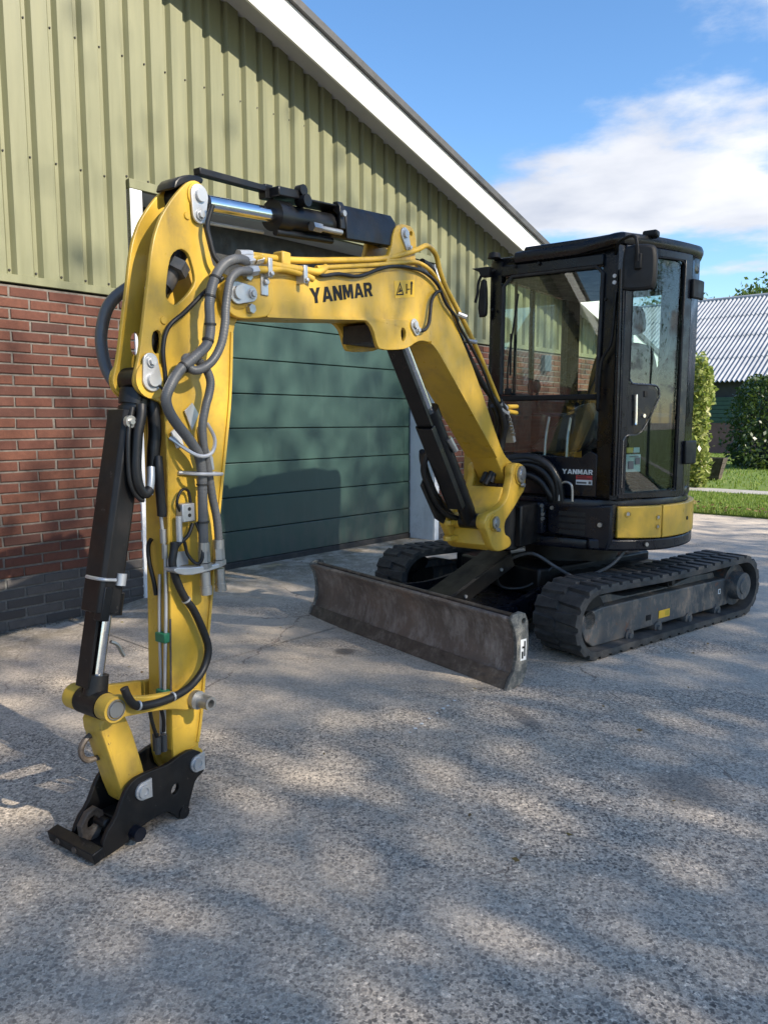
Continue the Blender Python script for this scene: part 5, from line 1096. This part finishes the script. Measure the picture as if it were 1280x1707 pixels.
h2 = [(.12, .46, 1.765), (.14, .424, 1.756), (.142, .385, 1.748), (.144, .352, 1.721), (.145, .337, 1.68), (.147, .324, 1.623), (.149, .318, 1.579), (.148, .302, 1.518), (.145, .272, 1.469), (.141, .235, 1.441), (.137, .199, 1.431), (.128, .178, 1.447), (.115, .190, 1.468), (.105, .237, 1.466), (.108, .272, 1.440), (.112, .286, 1.402), (.113, .277, 1.36), (.112, .265, 1.328), (.11, .25, 1.262), (.105, .258, 1.196), (.1, .277, 1.129), (.1, .292, 1.038), (.1, .308, .968), (.1, .314, .898), (.1, .313, .852)]
hose('spiral_hose', h2, .0138, 'hose_grey', ribs=True)
hose('cable_bundle', [(.10, .325, 1.945), (.09, .310, 1.882), (.092, .318, 1.837), (.095, .329, 1.796), (.10, .345, 1.775)], .008, 'hose_black')
hose('side_hose', [(-.06, .22, 1.73), (-.14, .185, 1.70), (-.176, .137, 1.645), (-.192, .117, 1.57), (-.184, .108, 1.504), (-.152, .105, 1.428), (-.10, .12, 1.355), (-.06, .13, 1.30)], .019, 'hose_grey')
hose('cable', [(.10, .36, 1.73), (.094, .291, 1.679), (.087, .25, 1.64), (.081, .21, 1.603), (.072, .171, 1.57), (.068, .151, 1.535), (.068, .141, 1.484), (.068, .146, 1.422), (.068, .150, 1.36), (.066, .156, 1.30)], .007, 'hose_black')
hose('lubrication_hose', [(.075, .155, .905), (.078, .150, .882), (.080, .140, .84), (.083, .152, .785), (.087, .181, .722), (.09, .210, .680), (.092, .244, .607), (.094, .263, .541), (.096, .242, .485), (.102, .194, .450), (.108, .141, .434), (.112, .064, .430), (.118, -.014, .440), (.122, -.05, .455), (.125, -.072, .485), (.122, -.082, .515)], .0125, 'hose_black')
hose('cylinder_hose', [(.055, .066, 1.325), (.062, .058, 1.292), (.064, .043, 1.243), (.067, .033, 1.182), (.07, .028, 1.132), (.072, .033, 1.088), (.074, .052, 1.064), (.072, .072, 1.075)], .0155, 'hose_black', kcy)
hose('cylinder_hose', [(.05, .038, 1.318), (.055, .017, 1.243), (.06, .009, 1.141), (.064, .015, 1.083), (.068, .036, 1.050), (.07, .05, 1.045)], .007, 'hose_black', kcy)
hose('pipe_end', [(.072, .068, 1.06), (.070, .078, 1.10), (.06, .088, 1.14)], .012, 'zinc', kcy, 3)
hose('hose_sleeve', [(.02, .13, 1.36), (.03, .128, 1.314), (.035, .127, 1.242), (.036, .119, 1.186), (.035, .115, 1.13)], .020, 'hose_black')
hose('hose_sleeve', [(.05, .122, 1.17), (.060, .116, 1.127), (.06, .119, 1.067), (.06, .123, 1.006), (.058, .124, .99)], .015, 'hose_black')
hose('pipe', [(.055, .123, .99), (.052, .130, .93), (.050, .137, .868), (.048, .138, .786), (.046, .135, .653), (.040, .130, .50), (.036, .125, .36), (.034, .124, .27)], .0055, 'zinc', k=3)
hose('pipe', [(.020, .138, .80), (.018, .132, .62), (.018, .130, .45), (.016, .125, .27)], .0055, 'zinc', k=3)
hose('cable', [(-.01, .135, .91), (-.02, .130, .888), (-.015, .128, .834), (.0, .130, .779), (.0, .137, .732)], .007, 'hose_black')
for s_, z_, l in ((.133, .60, .028), (.128, .415, .028)): MB().box(l-.022, l+.026, s_-SS-.012, s_-SS+.012, z_-.016, z_+.016).build('pipe_clip', 'green_clip', arm, bevel=.004)
for l, s_, z_ in ((.052, .131, .925), (.049, .138, .875)): MB().cyl(B(l, s_, z_-.022), B(l, s_, z_+.022), .010, n=8).build('pipe_fitting', 'steel', arm)
hose('short_hose', [(.05, .02, .425), (.055, .05, .40), (.05, .065, .35), (.045, .085, .29)], .006, 'hose_black'); hose('short_hose', [(.05, .03, .43), (.06, .08, .405), (.055, .105, .35), (.045, .112, .30)], .006, 'hose_black')
for l, s_ in ((.045, .088), (.045, .112), (.02, .10)): MB().cyl(B(l, s_, .235), B(l, s_, .29), .010, n=8).build('grease_fitting', 'frame_grey', arm)
# boom top pipes
pa = hose('steel_pipe', [(.10, .47, 1.800), (.11, .50, 1.815), (.109, .533, 1.818), (.107, .563, 1.808), (.106, .614, 1.806), (.104, .688, 1.811), (.103, .754, 1.815), (.098, .835, 1.822), (.08, .90, 1.850)], .013, 'yellow', boom)
hose('steel_pipe', [(.12, .46, 1.765), (.115, .50, 1.775), (.110, .56, 1.785), (.106, .64, 1.80), (.10, .74, 1.80), (.10, .80, 1.79)], .012, 'yellow', boom)
hose('steel_pipe', [(.06, .50, 1.83), (.055, .60, 1.84), (.060, .749, 1.853), (.061, 1.005, 1.895), (.062, 1.273, 1.944), (.075, 1.42, 1.985), (.09, 1.52, 2.022), (.088, 1.595, 2.052), (.08, 1.662, 2.047), (.072, 1.713, 2.024), (.068, 1.745, 1.975), (.069, 1.803, 1.903), (.07, 1.898, 1.825), (.08, 1.964, 1.755), (.077, 2.101, 1.640), (.075, 2.247, 1.500), (.073, 2.36, 1.385)], .012, 'yellow', boom)
hose('steel_pipe', [(.085, .84, 1.838), (.091, 1.162, 1.898), (.092, 1.378, 1.942), (.093, 1.502, 1.966), (.094, 1.601, 1.955), (.09, 1.687, 1.92), (.085, 1.80, 1.835), (.085, 1.93, 1.71)], .009, 'yellow', boom)
hose('cable', [(.095, .83, 1.830), (.097, .86, 1.812), (.097, .955, 1.832), (.097, 1.083, 1.843), (.097, 1.219, 1.891), (.097, 1.321, 1.919), (.099, 1.46, 1.933), (.1, 1.574, 1.929), (.1, 1.679, 1.892), (.1, 1.752, 1.82), (.1, 1.847, 1.768), (.095, 1.889, 1.73), (.092, 2.017, 1.64), (.092, 2.139, 1.54), (.09, 2.22, 1.452), (.088, 2.30, 1.37)], .0075, 'hose_black', boom)
hose('hydraulic_hose', [(.05, 1.62, 1.99), (.04, 1.72, 1.97), (.02, 1.86, 1.86), (.02, 2.02, 1.70), (.04, 2.20, 1.50), (.07, 2.36, 1.36), (.07, 2.43, 1.27), (.05, 2.46, 1.18), (.03, 2.44, 1.05), (.02, 2.39, .94)], .017, 'hose_black', boom)
hose('hydraulic_hose', [(.08, 2.36, 1.385), (.085, 2.43, 1.32), (.075, 2.455, 1.25), (.06, 2.458, 1.20), (.045, 2.464, 1.131), (.02, 2.42, 1.02), (.0, 2.36, .93)], .016, 'hose_black', boom); hose('hydraulic_hose', [(.05, 2.34, 1.36), (.04, 2.42, 1.28), (.01, 2.45, 1.18), (-.01, 2.44, 1.05), (-.03, 2.38, .94)], .016, 'hose_black', boom)
hose('sensor_cable', [(.105, 1.511, 1.674), (.112, 1.55, 1.68), (.110, 1.585, 1.71), (.104, 1.606, 1.75), (.100, 1.624, 1.813), (.099, 1.66, 1.853), (.100, 1.697, 1.868)], .008, 'hose_black', boom)
mm = MB()
for a, b, r_ in (((.10, .445, 1.798), (.102, .49, 1.808), .0195), ((.118, .440, 1.760), (.116, .495, 1.773), .0175), ((.06, .47, 1.825), (.058, .53, 1.835), .017), ((.103, .50, 1.808), (.108, .53, 1.818), .016)): mm.cyl(B(*a), B(*b), r_, n=6)
mm.build('pipe_nut', 'zinc', boom)
for l, s_, z_ in ((.104, .555, 1.80), (.10, .74, 1.806)): MB().box(l-.02, l+.022, s_-SS-.010, s_-SS+.010, z_-.042, z_+.022).cyl(B(l+.02, s_, z_-.03), B(l+.032, s_, z_-.03), .009, n=6).build('pipe_clamp', 'zinc', boom, bevel=.003)
MB().box(.04, .088, .655-SS, .70-SS, 1.80, 1.868).build('pipe_block', 'yellow', boom, bevel=.006); MB().box(.086, .100, .535-SS, .57-SS, 1.70, 1.79).cyl(B(.10, .553, 1.745), B(.112, .553, 1.745), .012, n=6).build('bracket_strap', 'zinc', boom, bevel=.003)
MB().cyl(B(.08, 1.90, 1.79), B(.11, 1.93, 1.775), .012, n=8).cyl(B(.05, 2.02, 1.68), B(.11, 2.04, 1.665), .010, n=8).build('cable_clamp', 'zinc', boom)
MB().obox(B(.06, 2.50, 1.235), (.03, 0, 0), (0, .012, .006), (0, -.045, .075)).build('hose_plate', 'zinc', boom, bevel=.004)
mm = MB()
for k in range(5): mm.cyl(B(.09, 2.475-.012*k+.02, 1.205+.02*k), B(.108, 2.475-.012*k+.02, 1.205+.02*k), .009, n=8)
mm.build('plate_bolts', 'steel', boom)
for a, b in (((.085, 2.44, 1.355), (.085, 2.565, 1.358)), ((.085, 2.44, 1.332), (.085, 2.56, 1.322))): MB().cyl(B(*a), B(*b), .012, n=10).build('pipe_stub', 'yellow', boom)
for a, b in (((.08, 2.36, 1.375), (.085, 2.43, 1.345)), ((.075, 2.38, 1.345), (.09, 2.44, 1.318))): MB().cyl(B(*a), B(*b), .0155, n=8).build('hose_fitting', 'zinc', boom)
# hose end bracket on the arm, couplers, hose ties, valve
hb = MB().plate(chaikin([(.118, .835), (.120, .818), (.17, .800), (.25, .800), (.330, .808), (.330, .818), (.20, .822)], 1), .024, bp(.090), bev=.003).build('hose_bracket', 'zinc', arm)
MB().plate([(.135, .825), (.215, .825), (.215, .868), (.16, .872), (.135, .850)], .003, bp(.064), bev=.001).build('bracket_tab', 'zinc', arm)
for l, s_ in ((.102, .249), (.1, .313)):
    m = MB().cyl(B(l, s_, .868), B(l, s_+.001, .830), .019, n=6).cyl(B(l, s_, .895), B(l, s_, .866), .0185, n=18).cyl(B(l, s_+.001, .828), B(l, s_+.002, .812), .022, n=6).cyl(B(l, s_+.002, .800), B(l, s_+.004, .735), .0165, n=18).cyl(B(l, s_+.004, .752), B(l, s_+.005, .725), .0195, n=18); m.build('quick_coupling', 'steel', arm)
def tie(pt, dr, r_):
    d_ = Vector((dr[0], dr[1], dr[2])).normalized(); p = Vector(B(*pt)); return MB().ring(p-d_*.003, p+d_*.003, r_+.0022, r_-.001, 16)
for pt, dr, r_ in (((.13, .300, 1.718), (0, -.4, -1), .0165), ((.13, .277, 1.66), (0, -.2, -1), .0165), ((.131, .274, 1.575), (0, 0, -1), .0165), ((.132, .262, 1.525), (0, -.4, -1), .0165), ((.136, .16, 1.438), (0, -1, -.75), .0165), ((.107, .245, 1.08), (0, 0, -1), .0165), ((.104, .247, .96), (0, 0, -1), .0165)): tie(pt, dr, r_).build('cable_tie', 'cable_tie', arm)
MB().tube([B(.075, .15, 1.228), B(.135, .20, 1.175), B(.140, .255, 1.178), B(.11, .30, 1.22), B(.066, .31, 1.27)], .006, 8, 6).build('hose_hook', 'zinc', arm); MB().cyl(B(.062, .190, 1.118), B(.085, .320, 1.110), .006, n=8).tube([B(.085, .320, 1.110), B(.126, .312, 1.11), B(.130, .22, 1.115), B(.085, .19, 1.118)], .0055, 8, 4).build('hose_hook', 'zinc', arm)
MB().plate([(.16, 1.245), (.185, 1.262), (.205, 1.205), (.18, 1.195)], .004, bp(.070), bev=.001).build('hook_plate', 'white_label', arm); MB().plate([(.218, 1.31), (.25, 1.335), (.275, 1.30), (.245, 1.25)], .003, bp(.065), bev=.001).plate([(.27, 1.26), (.33, 1.16), (.335, 1.12), (.29, 1.12)], .003, bp(.064), bev=.001).build('hook_plate', 'zinc', arm)
vb = MB().box(.058, .090, .178-SS, .228-SS, .965, 1.022).build('valve_block', 'zinc', arm, bevel=.003); MB().cyl(B(.09, .205, 1.005), B(.0915, .205, 1.005), .006, n=10).cyl(B(.09, .205, .985), B(.0915, .205, .985), .006, n=10).build('port', 'dark_void', arm)
hose('cable', [(.075, .18, 1.0), (.08, .165, 1.03), (.08, .185, 1.065), (.075, .215, 1.06), (.075, .225, 1.02)], .0045, 'hose_black', arm); hose('cable', [(.078, .172, .975), (.078, .172, .93), (.08, .19, .90), (.082, .20, .86), (.10, .22, .83), (.11, .235, .85), (.10, .238, .92), (.09, .23, .96)], .0055, 'hose_black', arm); hose('cable', [(.08, .225, .955), (.085, .20, .92), (.08, .165, .895), (.075, .15, .86)], .006, 'hose_black', arm)
MB().cyl(B(.078, .172, .985), B(.078, .172, .905), .010, n=8).build('pipe_fitting', 'zinc', arm)
for pt, dr in (((.087, .184, .718), (0, 1, -1.4)), ((.110, .10, .432), (0, 1, 0)), ((.121, -.035, .448), (0, 1, -.2))): tie(pt, dr, .0125).build('hose_clamp', 'zinc', arm)
hose('sensor_cable', [(.075, .105, 1.39), (.09, .125, 1.365), (.085, .14, 1.32), (.075, .15, 1.29)], .004, 'hose_black', arm)

# inside the arm head: fitting and hose behind the big opening, black hose run added behind the slot to darken it
hose('inner_hose', [(.0, .30, 1.83), (.0, .265, 1.78), (.0, .225, 1.715), (.005, .185, 1.66), (.01, .160, 1.58), (.0, .140, 1.48), (.0, .13, 1.40)], .022, 'hose_black', arm, ribs=True)
MB().cyl(B(.0, .245, 1.748), B(.0, .205, 1.688), .030, n=12).cyl(B(.02, .255, 1.765), B(.02, .235, 1.735), .036, n=6).build('inner_fitting', 'frame_grey', arm)
# weld beads where plates meet the boom and the arm
def weld(pts, par, r_=.0045): MB().tube([B(*p) for p in pts], lambda t: r_*(1+.22*math.sin(t*260)), 7, 18).build('weld_bead', 'yellow', par)
weld([(.083, .562, 1.640), (.083, .566, 1.70), (.083, .562, 1.768)], boom); weld([(.078, 1.30, 1.905), (.078, 1.40, 1.928), (.078, 1.50, 1.944)], boom)
weld([(.0585, .150, 1.30), (.0585, .153, 1.15), (.0585, .148, .95), (.0585, .144, .75)], arm); weld([(.0585, .41, 1.30), (.0585, .385, 1.15), (.0585, .353, .97), (.0585, .325, .80)], arm)
